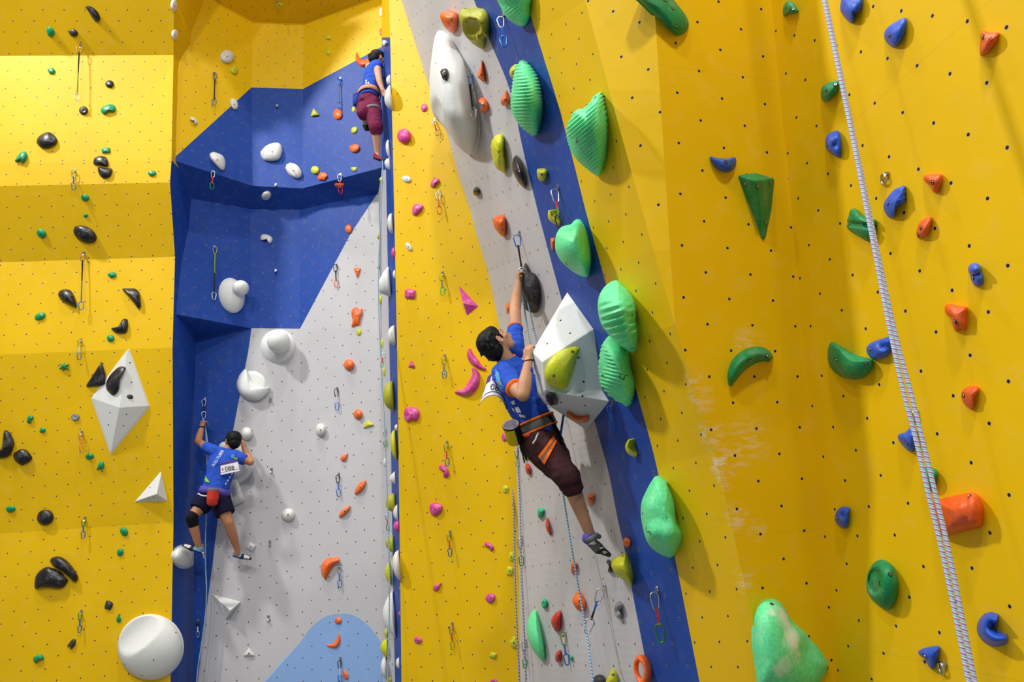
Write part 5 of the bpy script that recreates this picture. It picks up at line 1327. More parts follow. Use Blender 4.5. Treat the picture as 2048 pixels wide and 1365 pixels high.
def fuse(name, prims, voxel, smooth, mats, parent, matfn=None, folds=0, fscale=9.0, sub=False):
    """melt closed pieces into one continuous skin, relax it, and hand back the object and its search tree"""
    V, Fc = [], []
    for v, f in prims:
        i = len(V); V += v; Fc += [tuple(q + i for q in x) for x in f]
    tmp = bpy.data.meshes.new('tmp'); tmp.from_pydata([tuple(p) for p in V], [], Fc)
    bm = bmesh.new(); bm.from_mesh(tmp); bmesh.ops.recalc_face_normals(bm, faces=bm.faces); bm.to_mesh(tmp); bm.free()
    to = bpy.data.objects.new('tmp', tmp); COL.objects.link(to)
    m = to.modifiers.new('r', 'REMESH'); m.mode = 'VOXEL'; m.voxel_size = voxel
    if smooth:
        s = to.modifiers.new('s', 'SMOOTH'); s.iterations = smooth; s.factor = .5
    dg = bpy.context.evaluated_depsgraph_get(); dg.update()
    me = bpy.data.meshes.new_from_object(to.evaluated_get(dg)); me.name = name
    bpy.data.objects.remove(to); bpy.data.meshes.remove(tmp)
    if folds:
        nrm = [v.normal.copy() for v in me.vertices]; cos = [v.co.copy() for v in me.vertices]; flat = []
        for p, nn in zip(cos, nrm):
            w = noise.noise(Vector((p.x * fscale, p.y * fscale, p.z * fscale * .55))) + .5 * noise.noise(Vector((p.z * fscale * 2.6, p.x * fscale * 1.3, p.y * fscale * 2)))
            flat.extend(p + nn * (folds * w))
        me.vertices.foreach_set('co', flat)
    org = parent.location if parent else Vector((0, 0, 0))
    wv = [tuple(v.co) for v in me.vertices]; wf = [tuple(p.vertices) for p in me.polygons]
    pass
    wv = [tuple(v.co) for v in me.vertices]; bv = BVHTree.FromPolygons(wv, wf)
    for mt in mats: me.materials.append(mt)
    if matfn:
        me.polygons.foreach_set('material_index', [matfn(Vector(p.center)) for p in me.polygons])
    me.polygons.foreach_set('use_smooth', [True] * len(me.polygons))
    me.transform(Matrix.Translation(-org)); me.update()
    o = bpy.data.objects.new(name, me); COL.objects.link(o)
    if parent is not None: o.parent = parent
    return o, bv
def hand_prims(wrist, fwd, back, s=1.0, curl=(1.0, 1.1, 1.1, 1.2), side=1, thumb=.7, tcurl=.5):
    fwd = fwd.normalized(); back = (back - fwd * back.dot(fwd)).normalized(); lat = fwd.cross(back) * side
    pr = []
    for i, (off, ln) in enumerate(((-.030, .080), (-.010, .084), (.010, .080), (.028, .072))):
        k = wrist + fwd * (ln * s) + lat * (off * s)
        pr.append(cone(wrist + lat * (off * .6 * s), .015 * s, k, .0125 * s))
        d = fwd.copy(); p = k
        for seg, c, r in ((.042, curl[i] * .9, .0098), (.027, curl[i], .0088), (.021, curl[i] * .7, .008)):
            d = (Matrix.Rotation(c, 3, back.cross(d).normalized()) @ d) if back.cross(d).length > 1e-3 else (d - back * math.sin(c)).normalized()
            q = p + d * (seg * s); pr.append(cone(p, r * s, q, r * .9 * s, n=8)); p = q
    b = wrist + lat * (-.022 * s) + fwd * (.018 * s); d = (fwd * .75 - lat * thumb - back * .25).normalized()
    p1 = b + d * (.042 * s); pr.append(cone(b, .015 * s, p1, .0115 * s, n=8))
    d2 = (d * (1 - tcurl) + fwd * .3 - back * tcurl).normalized(); p2 = p1 + d2 * (.032 * s); pr.append(cone(p1, .0115 * s, p2, .010 * s, n=8))
    p3 = p2 + (d2 - back * .4).normalized() * (.024 * s); pr.append(cone(p2, .010 * s, p3, .0085 * s, n=8))
    return pr
def decal(name, corners, bv, mat, parent, nx=10, ny=6, off=.004, fallback=None):
    """printed patch laid on the surface under four pixel corners (TL, TR, BR, BL)"""
    (a, b, c, d) = corners; V, ok = [], []
    org = parent.location if parent.parent is None else parent.parent.location
    for j in range(ny + 1):
        for i in range(nx + 1):
            s, t = i / nx, j / ny
            u = (a[0] * (1 - s) + b[0] * s) * (1 - t) + (d[0] * (1 - s) + c[0] * s) * t
            v = (a[1] * (1 - s) + b[1] * s) * (1 - t) + (d[1] * (1 - s) + c[1] * s) * t
            dd = ray(u, v).normalized(); loc, n, _, _ = bv.ray_cast(CAM, dd)
            ok.append(loc is not None); V.append((loc - dd * off) if loc else Vector((0, 0, 0)))
    Fc = []
    for j in range(ny):
        for i in range(nx):
            q = (j * (nx + 1) + i, j * (nx + 1) + i + 1, (j + 1) * (nx + 1) + i + 1, (j + 1) * (nx + 1) + i)
            if all(ok[k] for k in q): Fc.append(q)
    if not Fc: return None
    keep = sorted({k for f in Fc for k in f}); idx = {k: i for i, k in enumerate(keep)}
    return mesh_obj(name, [V[k] - org for k in keep], [tuple(idx[k] for k in f) for f in Fc], mat, parent=parent, smooth=True)
def text_geo(body):
    cu = bpy.data.curves.new('t', 'FONT'); cu.body = body; cu.align_x = 'CENTER'; cu.align_y = 'CENTER'; cu.resolution_u = 3
    to = bpy.data.objects.new('t', cu); COL.objects.link(to)
    dg = bpy.context.evaluated_depsgraph_get(); dg.update()
    me = bpy.data.meshes.new_from_object(to.evaluated_get(dg))
    V = [v.co.copy() for v in me.vertices]; Fc = [tuple(p.vertices) for p in me.polygons]
    bpy.data.objects.remove(to); bpy.data.curves.remove(cu); bpy.data.meshes.remove(me)
    return V, Fc
def text_decal(name, body, cu, cv, size, rot, bv, mat, parent, off=.006, sx=1.0, bold=0, warp=None):
    V, Fc = text_geo(body); c, s = math.cos(math.radians(rot)), math.sin(math.radians(rot)); out = []
    org = parent.location if parent.parent is None else parent.parent.location
    last = None
    for p in V:
        x, y = p.x * size * sx, -p.y * size
        u, v = cu + x * c - y * s, cv + x * s + y * c
        if warp: u, v = warp(u, v)
        d = ray(u, v).normalized(); loc, n, _, _ = bv.ray_cast(CAM, d)
        out.append((loc - d * off) if loc else None)
    Fc = [f for f in Fc if all(out[k] is not None for k in f)]
    if not Fc: return None
    keep = sorted({k for f in Fc for k in f}); idx = {k: i for i, k in enumerate(keep)}
    return mesh_obj(name, [out[k] - org for k in keep], [tuple(idx[k] for k in f) for f in Fc], mat, parent=parent)
def ring_band(name, c, t, r, h, mat, parent, thick=.003):
    t = t.normalized(); V, Fc, _ = tube_mesh([c + (t.orthogonal().normalized() * math.cos(a) + t.cross(t.orthogonal().normalized()) * math.sin(a)) * r - parent.location for a in (2 * math.pi * k / 20 for k in range(20))], h, 6, True)
    return mesh_obj(name, V, Fc, mat, parent=parent, smooth=True)

# ============ front climber
pel = J(1081, 876, 5.02); nk = J(1016, 727, 4.97)
shL, shR = J(1031, 694, 5.12), J(1004, 757, 4.84)
hpL, hpR = J(1092, 880, 5.12), J(1074, 888, 4.92)
elL, wrL = J(1030, 617, 5.34), J(1037, 566, 5.53)
elR, wrR = J(1046, 790, 4.60), J(1057, 722, 4.68)
knR, anR = J(1135, 953, 4.80), J(1178, 1064, 4.98)
knL, anL = J(1121, 922, 5.42), J(1114, 940, 5.52)
root = empty('person', J(1081, 876, 5.02)); R0 = root
tag(root, 'climber in blue shirt and dark maroon shorts reaching up, gripping the faceted volume', 'person', 'climbers on the wall')
ax = (pel - nk); e_t = (shL - shR).normalized(); e_b = (hpL - hpR).normalized()
def torso(pts, grow=0.0, side=1):
    return etube([(nk + ax * t, e_t.lerp(e_b, max(0, min(1, t))), a + grow, b + grow) for t, a, b in pts])
fwdf = Vector((.60, .28, .70)).normalized(); crn = Vector((-.70, .02, .70)); crn = (crn - fwdf * crn.dot(fwdf)).normalized(); sd = fwdf.cross(crn)
if sd.y > 0: sd = -sd
C = J(991, 686, 4.92)
def head_prims(C, f, c, s, k=1.0):
    hp = [ball(C, .088 * k, [(f, 1.12), (c, 1.05), (s, .90)]),
          cone(C + f * .03 * k - c * .03 * k, .062 * k, C + f * .060 * k - c * .082 * k, .033 * k, sq=(s, .92)),          # jaw
          cone(C + f * .07 * k - c * .02 * k, .045 * k, C + f * .074 * k - c * .088 * k, .022 * k, sq=(s, 1.15)),           # mouth and chin
          cone(C + f * .094 * k + c * .008 * k, .009 * k, C + f * .118 * k - c * .034 * k, .013 * k, n=8),                # nose
          ball(C + f * .106 * k - c * .056 * k, .014 * k, [(s, 1.7), (c, .6)]),                                         # lips
          cone(C + f * .083 * k + c * .016 * k - s * .034 * k, .013 * k, C + f * .083 * k + c * .016 * k + s * .034 * k, .013 * k, n=8)]  # brow
    for q in (-1, 1):
        hp.append(cone(C + f * .072 * k - c * .022 * k + s * q * .034 * k, .020 * k, C + f * .056 * k - c * .03 * k + s * q * .05 * k, .018 * k, n=8))   # cheek
        E = C - f * .004 * k - c * .022 * k + s * q * .080 * k
        pts = [E + (f * math.cos(a) * .017 + c * math.sin(a) * .029) * k + s * q * (.006 + .010 * (1 - math.cos(a)) * .5) * k for a in (2 * math.pi * i / 10 for i in range(10))]
        for a, b in zip(pts, pts[1:] + pts[:1]): hp.append(cone(a, .0052 * k, b, .0052 * k, n=6))
        hp.append(ball(E, .013 * k, [(f, 1.0), (c, 1.6), (s, .6)]))
    return hp
body = head_prims(C, fwdf, crn, sd)
body += [cone(C - fwdf * .03 - crn * .05, .060, nk + Vector((0, 0, .0)), .064),
         torso([(-.04, .07, .06), (.05, .15, .07), (.3, .165, .10), (.6, .145, .095), (.9, .15, .10), (1.1, .15, .10)]),
         cone(shL, .055, elL, .044), cone(elL, .047, elL.lerp(wrL, .4), .045), cone(elL.lerp(wrL, .4), .045, wrL, .028), cone(elL.lerp(wrL, .85), .029, wrL + (wrL - elL).normalized() * .02, .028),
         cone(shR, .060, elR, .043), cone(elR, .045, elR.lerp(wrR, .3), .047), cone(elR.lerp(wrR, .3), .047, wrR, .028),
         cone(hpR, .09, knR, .060), cone(knR, .058, knR.lerp(anR, .3), .056), cone(knR.lerp(anR, .3), .056, anR, .036), cone(anR, .037, J(1184, 1078, 4.99), .035),
         cone(hpL, .09, knL, .06), cone(knL, .055, anL, .038)]
body += hand_prims(wrR, Vector((-.02, .05, 1)), Vector((-.75, -.66, 0)), .98, side=1, curl=(.75, .8, .85, .9))
body += hand_prims(wrL, Vector((.0, .12, 1)), Vector((-.95, -.3, 0)), 1.0, side=1, curl=(1.15, 1.2, 1.25, 1.3), thumb=.5)
bo, bvB = fuse('body', body, .0055, 3, [M_SKIN], root)
# hair
hr = [ball(C + crn * .030 - fwdf * .022, .100, [(fwdf, 1.08), (sd, .93)]), ball(C - fwdf * .055 - crn * .03, .078, [(sd, 1.0)]), ball(C + crn * .066 + fwdf * .035, .054, [(sd, 1.25)]),
      cone(C - fwdf * .075 - crn * .035, .05, C - fwdf * .085 - crn * .075, .03)]
rr = random.Random(4)
for k in range(30):
    th, ph = rr.uniform(-1.3, 1.3), rr.uniform(.2, 3.0)
    d = (sd * math.sin(th) * .9 + (-fwdf * math.cos(ph) * -1 if False else (crn * math.cos(ph - .9) - fwdf * math.sin(ph - .9))) * math.cos(th)).normalized()
    b = C + crn * .02 - fwdf * .02 + d * .086
    hr.append(cone(b, .014, b + (d * .4 - fwdf * .35 - crn * .5 + Vector((rr.uniform(-.3, .3), 0, rr.uniform(-.3, .3)))).normalized() * .045, .004, n=6))
for q in (-1, 1): hr.append(cone(C + fwdf * .022 + crn * .01 + sd * q * .070, .022, C + fwdf * .028 - crn * .022 + sd * q * .074, .009, n=8))
def hair_cut(p): return 0
fuse('hair', hr, .0055, 2, [M_HAIR], root, folds=.0022, fscale=34)
for q in (-1, 1):
    V, Fc = cone(C + fwdf * .097 + crn * .022 + sd * q * .014, .0045, C + fwdf * .083 + crn * .028 + sd * q * .05, .0035, n=6)
    mesh_obj('eyebrow', [p - root.location for p in V], Fc, M_HAIR, parent=root, smooth=True)
    V, Fc = cone(C + fwdf * .090 + crn * .001 + sd * q * .018, .0035, C + fwdf * .081 + crn * .002 + sd * q * .044, .003, n=6)
    mesh_obj('eye', [p - root.location for p in V], Fc, M_INK, parent=root, smooth=True)
# shirt
cuffL = shL.lerp(elL, .46); cuffR = shR.lerp(elR, .62)
shirt = [torso([(-.03, .085, .072), (.03, .15, .085), (.10, .19, .105), (.3, .195, .125), (.6, .170, .122), (.85, .166, .120), (.99, .172, .126)]),
         cone(shL - e_t * .05, .082, cuffL, .060, True, False), cone(shR + e_t * .05, .090, cuffR, .066, True, False)]
sh, bvS = fuse('shirt', shirt, .0065, 4, [M_SHIRT, M_SHIRT_L], root, folds=.014, fscale=13)
for c, t, r in ((cuffL, elL - shL, .060), (cuffR, elR - shR, .065)):
    t = t.normalized(); V, Fc = cone(c - t * .004, r + .001, c + t * .013, r - .002, False, False)
    o = mesh_obj('cuff', [p - root.location for p in V], Fc, M_ORG, parent=root, smooth=True); o['label'] = 'orange sleeve cuff'
V, Fc, _ = tube_mesh([nk - ax * .02 + (e_t * math.cos(a) * .078 + e_t.cross(ax.normalized()) * math.sin(a) * .072) - root.location for a in (2 * math.pi * k / 24 for k in range(24))], .010, 8, True)
o = mesh_obj('collar', V, Fc, M_ORG, parent=root, smooth=True); o['label'] = 'orange collar'
d1 = decal('shoulder_stripe', [(990, 738), (997, 745), (1007, 785), (994, 780)], bvS, M_SHIRT_L, root, off=.006)
for cs in ([(1029, 816), (1037, 814), (1043, 826), (1034, 826)], [(1022, 803), (1028, 801), (1031, 809), (1024, 810)], [(1037, 828), (1050, 832), (1051, 836), (1040, 835)], [(1023, 815), (1028, 820), (1030, 825), (1025, 821)]):
    decal('print', cs, bvS, M_WPRINT, root, 5, 4, off=.006)
# harness
def band(t0, t1, grow, mat, name, lab):
    V, Fc = torso([(t0, .172 + grow, .124 + grow), ((t0 + t1) / 2, .174 + grow, .126 + grow), (t1, .176 + grow, .128 + grow)])
    o = mesh_obj(name, [p - root.location for p in V], Fc[:-2], mat, parent=root, smooth=True); o['label'] = lab
    m = o.modifiers.new('th', 'SOLIDIFY'); m.thickness = .006; m.offset = 1
    return o
band(.78, .90, .012, M_GRF, 'harness_belt', 'grey harness waist belt')
band(.765, .79, .017, M_ORG, 'belt_edge', 'orange belt edging'); band(.895, .915, .017, M_ORG, 'belt_edge', 'orange belt edging')
# shorts
shorts = [torso([(.93, .170, .124), (1.05, .178, .130), (1.18, .160, .125)]),
          cone(hpR, .122, knR, .090, True, True), cone(knR, .088, knR.lerp(anR, .27), .070, True, False), cone(hpL, .118, knL, .085, True, False)]
so, bvT = fuse('shorts', shorts, .0065, 4, [M_MAROON], root, folds=.012, fscale=10)
th = (knR - hpR)
def leg_band(t, r, h, mat, name, tilt):
    c = hpR + th * t; n = th.normalized(); x = n.orthogonal().normalized(); y = n.cross(x)
    pts = []
    for k in range(24):
        a = 2 * math.pi * k / 24; o = x * math.cos(a) + y * math.sin(a); pts.append((c + o * r + n * (o.dot(tilt) * .07), n))
    V = [p + q * s * h - root.location for p, q in pts for s in (-1, 1)]
    Fc = [(2 * k, 2 * k + 1, (2 * k + 3) % 48, (2 * k + 2) % 48) for k in range(24)]
    o = mesh_obj(name, V, Fc, mat, parent=root, smooth=True); m = o.modifiers.new('th', 'SOLIDIFY'); m.thickness = .006; m.offset = 1
    return o
o = decal('leg_loop', [(1079, 918), (1108, 875), (1113, 881), (1087, 928)], bvT, M_GRF, root, 12, 5, off=.010); o['label'] = 'grey harness leg loop'
o = decal('loop_edge', [(1076, 913), (1107, 872), (1110, 877), (1080, 919)], bvT, M_ORG, root, 12, 3, off=.014); o['label'] = 'orange leg loop edging'
o = decal('loop_edge', [(1084, 925), (1111, 879), (1114, 883), (1089, 930)], bvT, M_ORG, root, 12, 3, off=.014); o['label'] = 'orange leg loop edging'
decal('red_waistband', [(1041, 867), (1063, 864), (1056, 874), (1047, 877)], bvT, M_REDF, root, 6, 4)
V, Fc, _ = tube_mesh([q - root.location for q in (J(1077, 866, 4.76), J(1073, 874, 4.76), J(1071, 880, 4.76), J(1066, 886, 4.76), J(1067, 888, 4.755))], .0055, 6)
o = mesh_obj('drawstring', V, Fc, M_WHT, parent=root, smooth=True); o['label'] = 'white drawstring'
# belay loop gear hanging behind the volume
V, Fc, _ = tube_mesh([q - root.location for q in (J(1098, 832, 4.90), J(1108, 850, 4.95), J(1118, 872, 4.96), J(1122, 890, 4.97))], .014, 8)
mesh_obj('gear_sling', V, Fc, M_BLK, parent=root, smooth=True)
V, Fc, _ = tube_mesh([q - root.location for q in (J(1128, 826, 4.95), J(1124, 850, 4.96), J(1121, 872, 4.96))], .008, 8)
o = mesh_obj('belay_strap', V, Fc, SM['blue'], parent=root, smooth=True)
# shoes
def shoe(root, heel, ball_, toe, up, w, mats, fn, sub=None, voxel=.0055):
    f = (toe - heel).normalized(); up = (up - f * up.dot(f)).normalized(); lt = f.cross(up)
    pr = [cone(heel + up * .012 * w, .034 * w, ball_, .040 * w, sq=(up, .85)), cone(ball_, .040 * w, toe, .022 * w, sq=(up, .75)), cone(heel + up * .012 * w, .034 * w, heel + up * .05 * w + f * .015 * w, .040 * w, True, False)]
    L = (toe - heel).length
    return fuse('shoe', pr, voxel, 3, mats, root, matfn=lambda p: fn((p - heel).dot(f) / L, (p - heel).dot(up)))
heel, bl, toe = J(1173, 1081, 4.98), J(1196, 1097, 5.02), J(1216, 1109, 5.08)
s1, bvs = shoe(root, heel, bl, toe, Vector((.45, -.1, .9)), 1.12, [M_RUB, M_PUR, M_GRF], lambda t, h: (0 if h < -.02 else 1) if t < .16 else (2 if t < .42 and h < .028 else 0))
s1['label'] = 'black climbing shoe with purple heel'
decal('shoe_patch', [(1199, 1096), (1209, 1093), (1207, 1097), (1200, 1099)], bvs, M_WPRINT, s1, 3, 3); decal('shoe_patch', [(1204, 1104), (1211, 1102), (1215, 1106), (1209, 1109)], bvs, M_WPRINT, s1, 3, 3)
decal('shoe_patch', [(1175, 1090), (1188, 1082), (1193, 1088), (1190, 1090)], bvs, M_WPRINT, s1, 4, 3)
V, Fc, _ = tube_mesh([q - root.location for q in (J(1172, 1083, 4.90), J(1182, 1079, 4.90), J(1192, 1071, 4.93), J(1198, 1074, 4.98))], .017, 8)
mesh_obj('shoe_strap', V, Fc, M_GRF, parent=s1, smooth=True).location = (0, 0, 0)
h2, b2_, t2 = J(1101, 938, 5.53), J(1106, 948, 5.50), J(1117, 958, 5.46)
s2, _ = shoe(root, h2, b2_, t2, Vector((.5, 0, .5)), 1.1, [M_RUB, M_PUR], lambda t, h: 1 if t < .4 and h > 0 else 0); s2['label'] = 'dark climbing shoe with purple side'
# wrist band
V, Fc, _ = tube_mesh([wrR + Vector((math.cos(a) * .033, math.sin(a) * .033, -.002 + .004 * math.cos(a))) - root.location for a in (2 * math.pi * k / 20 for k in range(20))], .0045, 6, True)
wb = mesh_obj('bracelet', V, Fc, plain('brown_cord', rgb(70, 30, 34), .7), parent=root, smooth=True); wb['label'] = 'dark brown bracelet'
V, Fc = ball(J(1063.5, 739, 4.63), .011, [(Vector((0, 0, 1)), 1.7)]); mesh_obj('charm', [p - root.location for p in V], Fc, M_PUR, parent=wb, smooth=True)['label'] = 'purple charm'

# race bib flapping off the back
def bib_sheet(name, fn, nx, ny, mats, mf, label, loc):
    V = [fn(i / nx, j / ny) - loc for j in range(ny + 1) for i in range(nx + 1)]
    Fc = [(j * (nx + 1) + i, j * (nx + 1) + i + 1, (j + 1) * (nx + 1) + i + 1, (j + 1) * (nx + 1) + i) for j in range(ny) for i in range(nx)]
    fm = [mf((i + .5) / nx, (j + .5) / ny) for j in range(ny) for i in range(nx)]
    o = mesh_obj(name, V, Fc, mats, smooth=True, fmat=fm); o.location = loc
    m = o.modifiers.new('th', 'SOLIDIFY'); m.thickness = .0015
    tag(o, label, 'race bib', 'race number bibs')
    return o
def bib_fn(s, t):
    # a hanging sheet bowed like a barrel: top edge tight, bottom edge arched
    top = [(976, 754), (984, 748), (993, 747), (1004, 754), (1016, 772)]
    bot = [(960.5, 808), (970, 797), (986, 792), (1002, 799), (1013.5, 821)]
    def pl(P_, x):
        x *= 4; i = min(3, int(x)); f = x - i
        p0, p1, p2, p3 = P_[max(i - 1, 0)], P_[i], P_[i + 1], P_[min(i + 2, 4)]
        return [.5 * (2 * p1[c] + (p2[c] - p0[c]) * f + (2 * p0[c] - 5 * p1[c] + 4 * p2[c] - p3[c]) * f * f + (3 * p1[c] - p0[c] - 3 * p2[c] + p3[c]) * f ** 3) for c in (0, 1)]
    a, b = pl(top, s), pl(bot, s)
    u, v = a[0] * (1 - t) + b[0] * t, a[1] * (1 - t) + b[1] * t
    return P(u, v, 4.86 + .10 * (2 * s - 1) ** 2 - .02 * t)
bloc = bib_fn(.5, .1)
bib = bib_sheet('race_bib', bib_fn, 40, 40, [M_WHT, M_PURP], lambda s, t: 1 if t < .33 and not (.28 < s < .36) else (1 if .80 < t < .84 or .975 < t or (s < .05 and t < .6) else 0), 'white and purple race bib 088 flapping behind the front climber', bloc)
bvbib = BVHTree.FromPolygons([tuple(v.co + bloc) for v in bib.data.vertices], [tuple(p.vertices) for p in bib.data.polygons])
text_decal('number', '088', 994, 777, 17.5, 12, bvbib, M_INK, bib, off=.004, sx=1.05)
decal('mark', [(968.5, 777), (972, 776), (971.5, 783), (968, 784)], bvbib, M_REDP, bib, 2, 2)
# chalk bag
def chalk_bag(c0, c1, r, mats, label, mf, up):
    t = (c1 - c0); L = t.length; t = t / L; x = t.orthogonal().normalized(); y = t.cross(x)
    prof = [(0, r * .86, 2), (-.006, r * .96, 2), (-.004, r * 1.02, 3), (.004, r * 1.04, 3), (.02, r, 0), (L * .5, r * 1.04, 0), (L * .9, r * .95, 0), (L, r * .6, 0), (L + .004, .004, 0)]
    prof = [(.05, .004, 2), (.045, r * .7, 2)] + prof
    V, Fc, fm = [], [], []; n = 24
    for d, rr_, _ in prof:
        for k in range(n): a = 2 * math.pi * k / n; V.append(t * d + (x * math.cos(a) + y * math.sin(a)) * rr_)
    for i in range(len(prof) - 1):
        for k in range(n):
            Fc.append((i * n + k, i * n + (k + 1) % n, (i + 1) * n + (k + 1) % n, (i + 1) * n + k)); w = (x * math.cos(2 * math.pi * (k + .5) / n) + y * math.sin(2 * math.pi * (k + .5) / n))
            m = prof[i + 1][2]; fm.append(m if m else mf(w, i))
    o = mesh_obj('chalk_bag', V, Fc, mats, smooth=True, fmat=fm); o.location = c0
    fix_normals(o)
    tag(o, label, 'chalk bag')
    return o
cb = chalk_bag(J(1022, 851, 4.76), J(1032, 886, 4.87), .056, [M_YLF, M_BLK, plain('chalk_lining', rgb(150, 146, 160), .9), M_BLK], 'yellow and black chalk bag hanging behind the front climber', lambda w, i: 1 if w.x > .45 else 0, None)
for pts, r_, nm in (([J(1038, 872, 4.82), J(1043, 890, 4.84), J(1047, 905, 4.84), J(1053, 920, 4.84)], .006, 'strap'), ([J(1040, 880, 4.82), J(1041, 896, 4.83), J(1046, 912, 4.83), J(1049, 927, 4.83)], .005, 'strap')):
    V, Fc, _ = tube_mesh([p - cb.location for p in pts], r_, 6); mesh_obj(nm, V, Fc, M_BLK, parent=cb, smooth=True)['label'] = 'black hanging strap'
V, Fc, _ = tube_mesh([p - cb.location for p in (J(1053, 920, 4.84), J(1060, 921, 4.84), J(1067, 915, 4.84), J(1070, 909, 4.86))], .002, 6); mesh_obj('cord', V, Fc, M_BLK, parent=cb, smooth=True)
# the front climber's rope
rope([QC_END + Vector((-.008, -.01, .012)), J(1044, 585, 5.56), J(1050, 625, 5.46), J(1057, 665, 5.34), J(1065, 705, 5.22), J(1078, 760, 5.2), J(1098, 830, 5.0)], .0062, R_BLUE, 'light blue rope strand from the held quickdraw to the front climber')
rope([QC_END + Vector((.008, -.01, .012)), J(1052, 585, 5.60), J(1060, 625, 5.58), J(1069, 665, 5.56), J(1078, 705, 5.54), J(1092, 780, 5.52), J(1110, 880, 5.5), J(1122, 960, 5.48), J(1131, 1020, 5.45), J(1142, 1090, 5.42), J(1155, 1165, 5.40), J(1164, 1215, 5.39), QD_END + Vector((0, -.01, .012)), J(1179, 1310, 5.30), J(1186, 1365, 5.24), J(1193, 1420, 5.2)], .0066, R_BLUE, 'light blue rope running down the grey stripe below the front climber')

# ============ climber in shorts (seen from behind)
def person_common(C, f, c, s, k): return head_prims(C, f, c, s, k)
nk = J(452, 902, 8.97); pel = J(428, 990, 8.93); ax = pel - nk
shL, shR = J(423, 903, 8.95), J(476, 914, 8.95); e_t = (shR - shL).normalized(); e_b = Vector((1, 0, -.12)).normalized()
elL, wrL = J(396.5, 883, 9.02), J(403.5, 855, 9.10); elR, wrR = J(501, 925, 8.98), J(487, 894, 9.10)
hpL, hpR = J(414, 998, 8.93), J(441, 1003, 8.93); knL, anL = J(383, 1036, 8.80), J(397, 1092, 8.93); knR, anR = J(457, 1046, 8.90), J(475, 1099, 9.08)
root = empty('person', pel.copy())
tag(root, 'climber in blue shirt and navy shorts seen from behind, wearing bib 088', 'person', 'climbers on the wall')
fw = Vector((-.78, .60, .12)).normalized(); cr = Vector((.16, .02, 1)); cr = (cr - fw * cr.dot(fw)).normalized(); sd = fw.cross(cr)
C = J(465, 882, 8.99)
body = head_prims(C, fw, cr, sd, .98)
body += [cone(C - cr * .06 - fw * .02, .056, nk, .062), torso([(-.04, .07, .06), (.05, .15, .07), (.3, .165, .10), (.6, .14, .095), (1.05, .15, .10)]),
         cone(shL, .056, elL, .043), cone(elL, .045, elL.lerp(wrL, .35), .044), cone(elL.lerp(wrL, .35), .044, wrL, .028),
         cone(shR, .056, elR, .043), cone(elR, .045, elR.lerp(wrR, .35), .044), cone(elR.lerp(wrR, .35), .044, wrR, .028),
         cone(hpL, .088, knL, .06), cone(knL, .058, knL.lerp(anL, .35), .058), cone(knL.lerp(anL, .35), .058, anL, .036), cone(anL, .036, J(398, 1099, 8.95), .034),
         cone(hpR, .088, knR, .06), cone(knR, .058, knR.lerp(anR, .35), .060), cone(knR.lerp(anR, .35), .060, anR, .036), cone(anR, .036, J(474, 1108, 9.1), .034)]
body += hand_prims(wrL, Vector((.12, .25, 1)), Vector((-.3, -1, .2)), .98, side=1, curl=(1.1, 1.2, 1.2, 1.3))
body += hand_prims(wrR, Vector((-.25, .5, .9)), Vector((.8, -.6, 0)), .95, side=-1, curl=(.5, .6, .6, .7))
fuse('body', body, .007, 3, [M_SKIN2], root)
hr = [ball(C + cr * .026 - fw * .020, .100, [(fw, 1.06), (sd, .95)]), ball(C - fw * .05 - cr * .028, .078), ball(C + cr * .06 + fw * .03, .055, [(sd, 1.2)])]
fuse('hair', hr, .006, 2, [M_HAIR], root, folds=.0022, fscale=34)
V, Fc, _ = tube_mesh([p - root.location for p in (C + fw * .112 + sd * .05, C + fw * .10 + sd * .072, C + fw * .0 + sd * .084)], .004, 6); mesh_obj('glasses', V, Fc, M_INK, parent=root)
V, Fc, _ = tube_mesh([p - root.location for p in (C + fw * .112 - sd * .05, C + fw * .10 - sd * .072, C + fw * .0 - sd * .084)], .004, 6); mesh_obj('glasses', V, Fc, M_INK, parent=root)
cuffL, cuffR = shL.lerp(elL, .50), shR.lerp(elR, .62)
shirt = [torso([(-.05, .085, .07), (.02, .15, .082), (.10, .19, .10), (.3, .19, .12), (.6, .165, .118), (.9, .168, .12)]), cone(shL + e_t * .05, .078, cuffL, .064, True, False), cone(shR - e_t * .05, .078, cuffR, .066, True, False)]
sh, bvS = fuse('shirt', shirt, .008, 4, [M_SHIRT], root, folds=.012, fscale=9)
text_decal('back_print', 'ROLI-TUBER', 436, 917, 8.6, -57, bvS, M_WPRINT, root, off=.012, sx=.80)
for k_ in range(4): decal('side_print', [(449.5 + 4 * k_, 969 - 6.5 * k_), (452 + 4 * k_, 965.5 - 6.5 * k_), (454 + 4 * k_, 967 - 6.5 * k_), (451.5 + 4 * k_, 970.5 - 6.5 * k_)], bvS, M_WPRINT, root, 2, 2, off=.010)
decal('lime_patch', [(412, 953), (414, 958), (420, 966), (404, 962)], bvS, M_LIMEF, root, 5, 4, off=.008); decal('lime_patch', [(467, 917), (475, 915), (475, 925), (470, 921)], bvS, M_LIMEF, root, 5, 4, off=.008)
decal('sky_patch', [(461, 911), (468, 909), (470, 917), (463, 918)], bvS, M_SHIRT_L, root, 4, 4, off=.008)
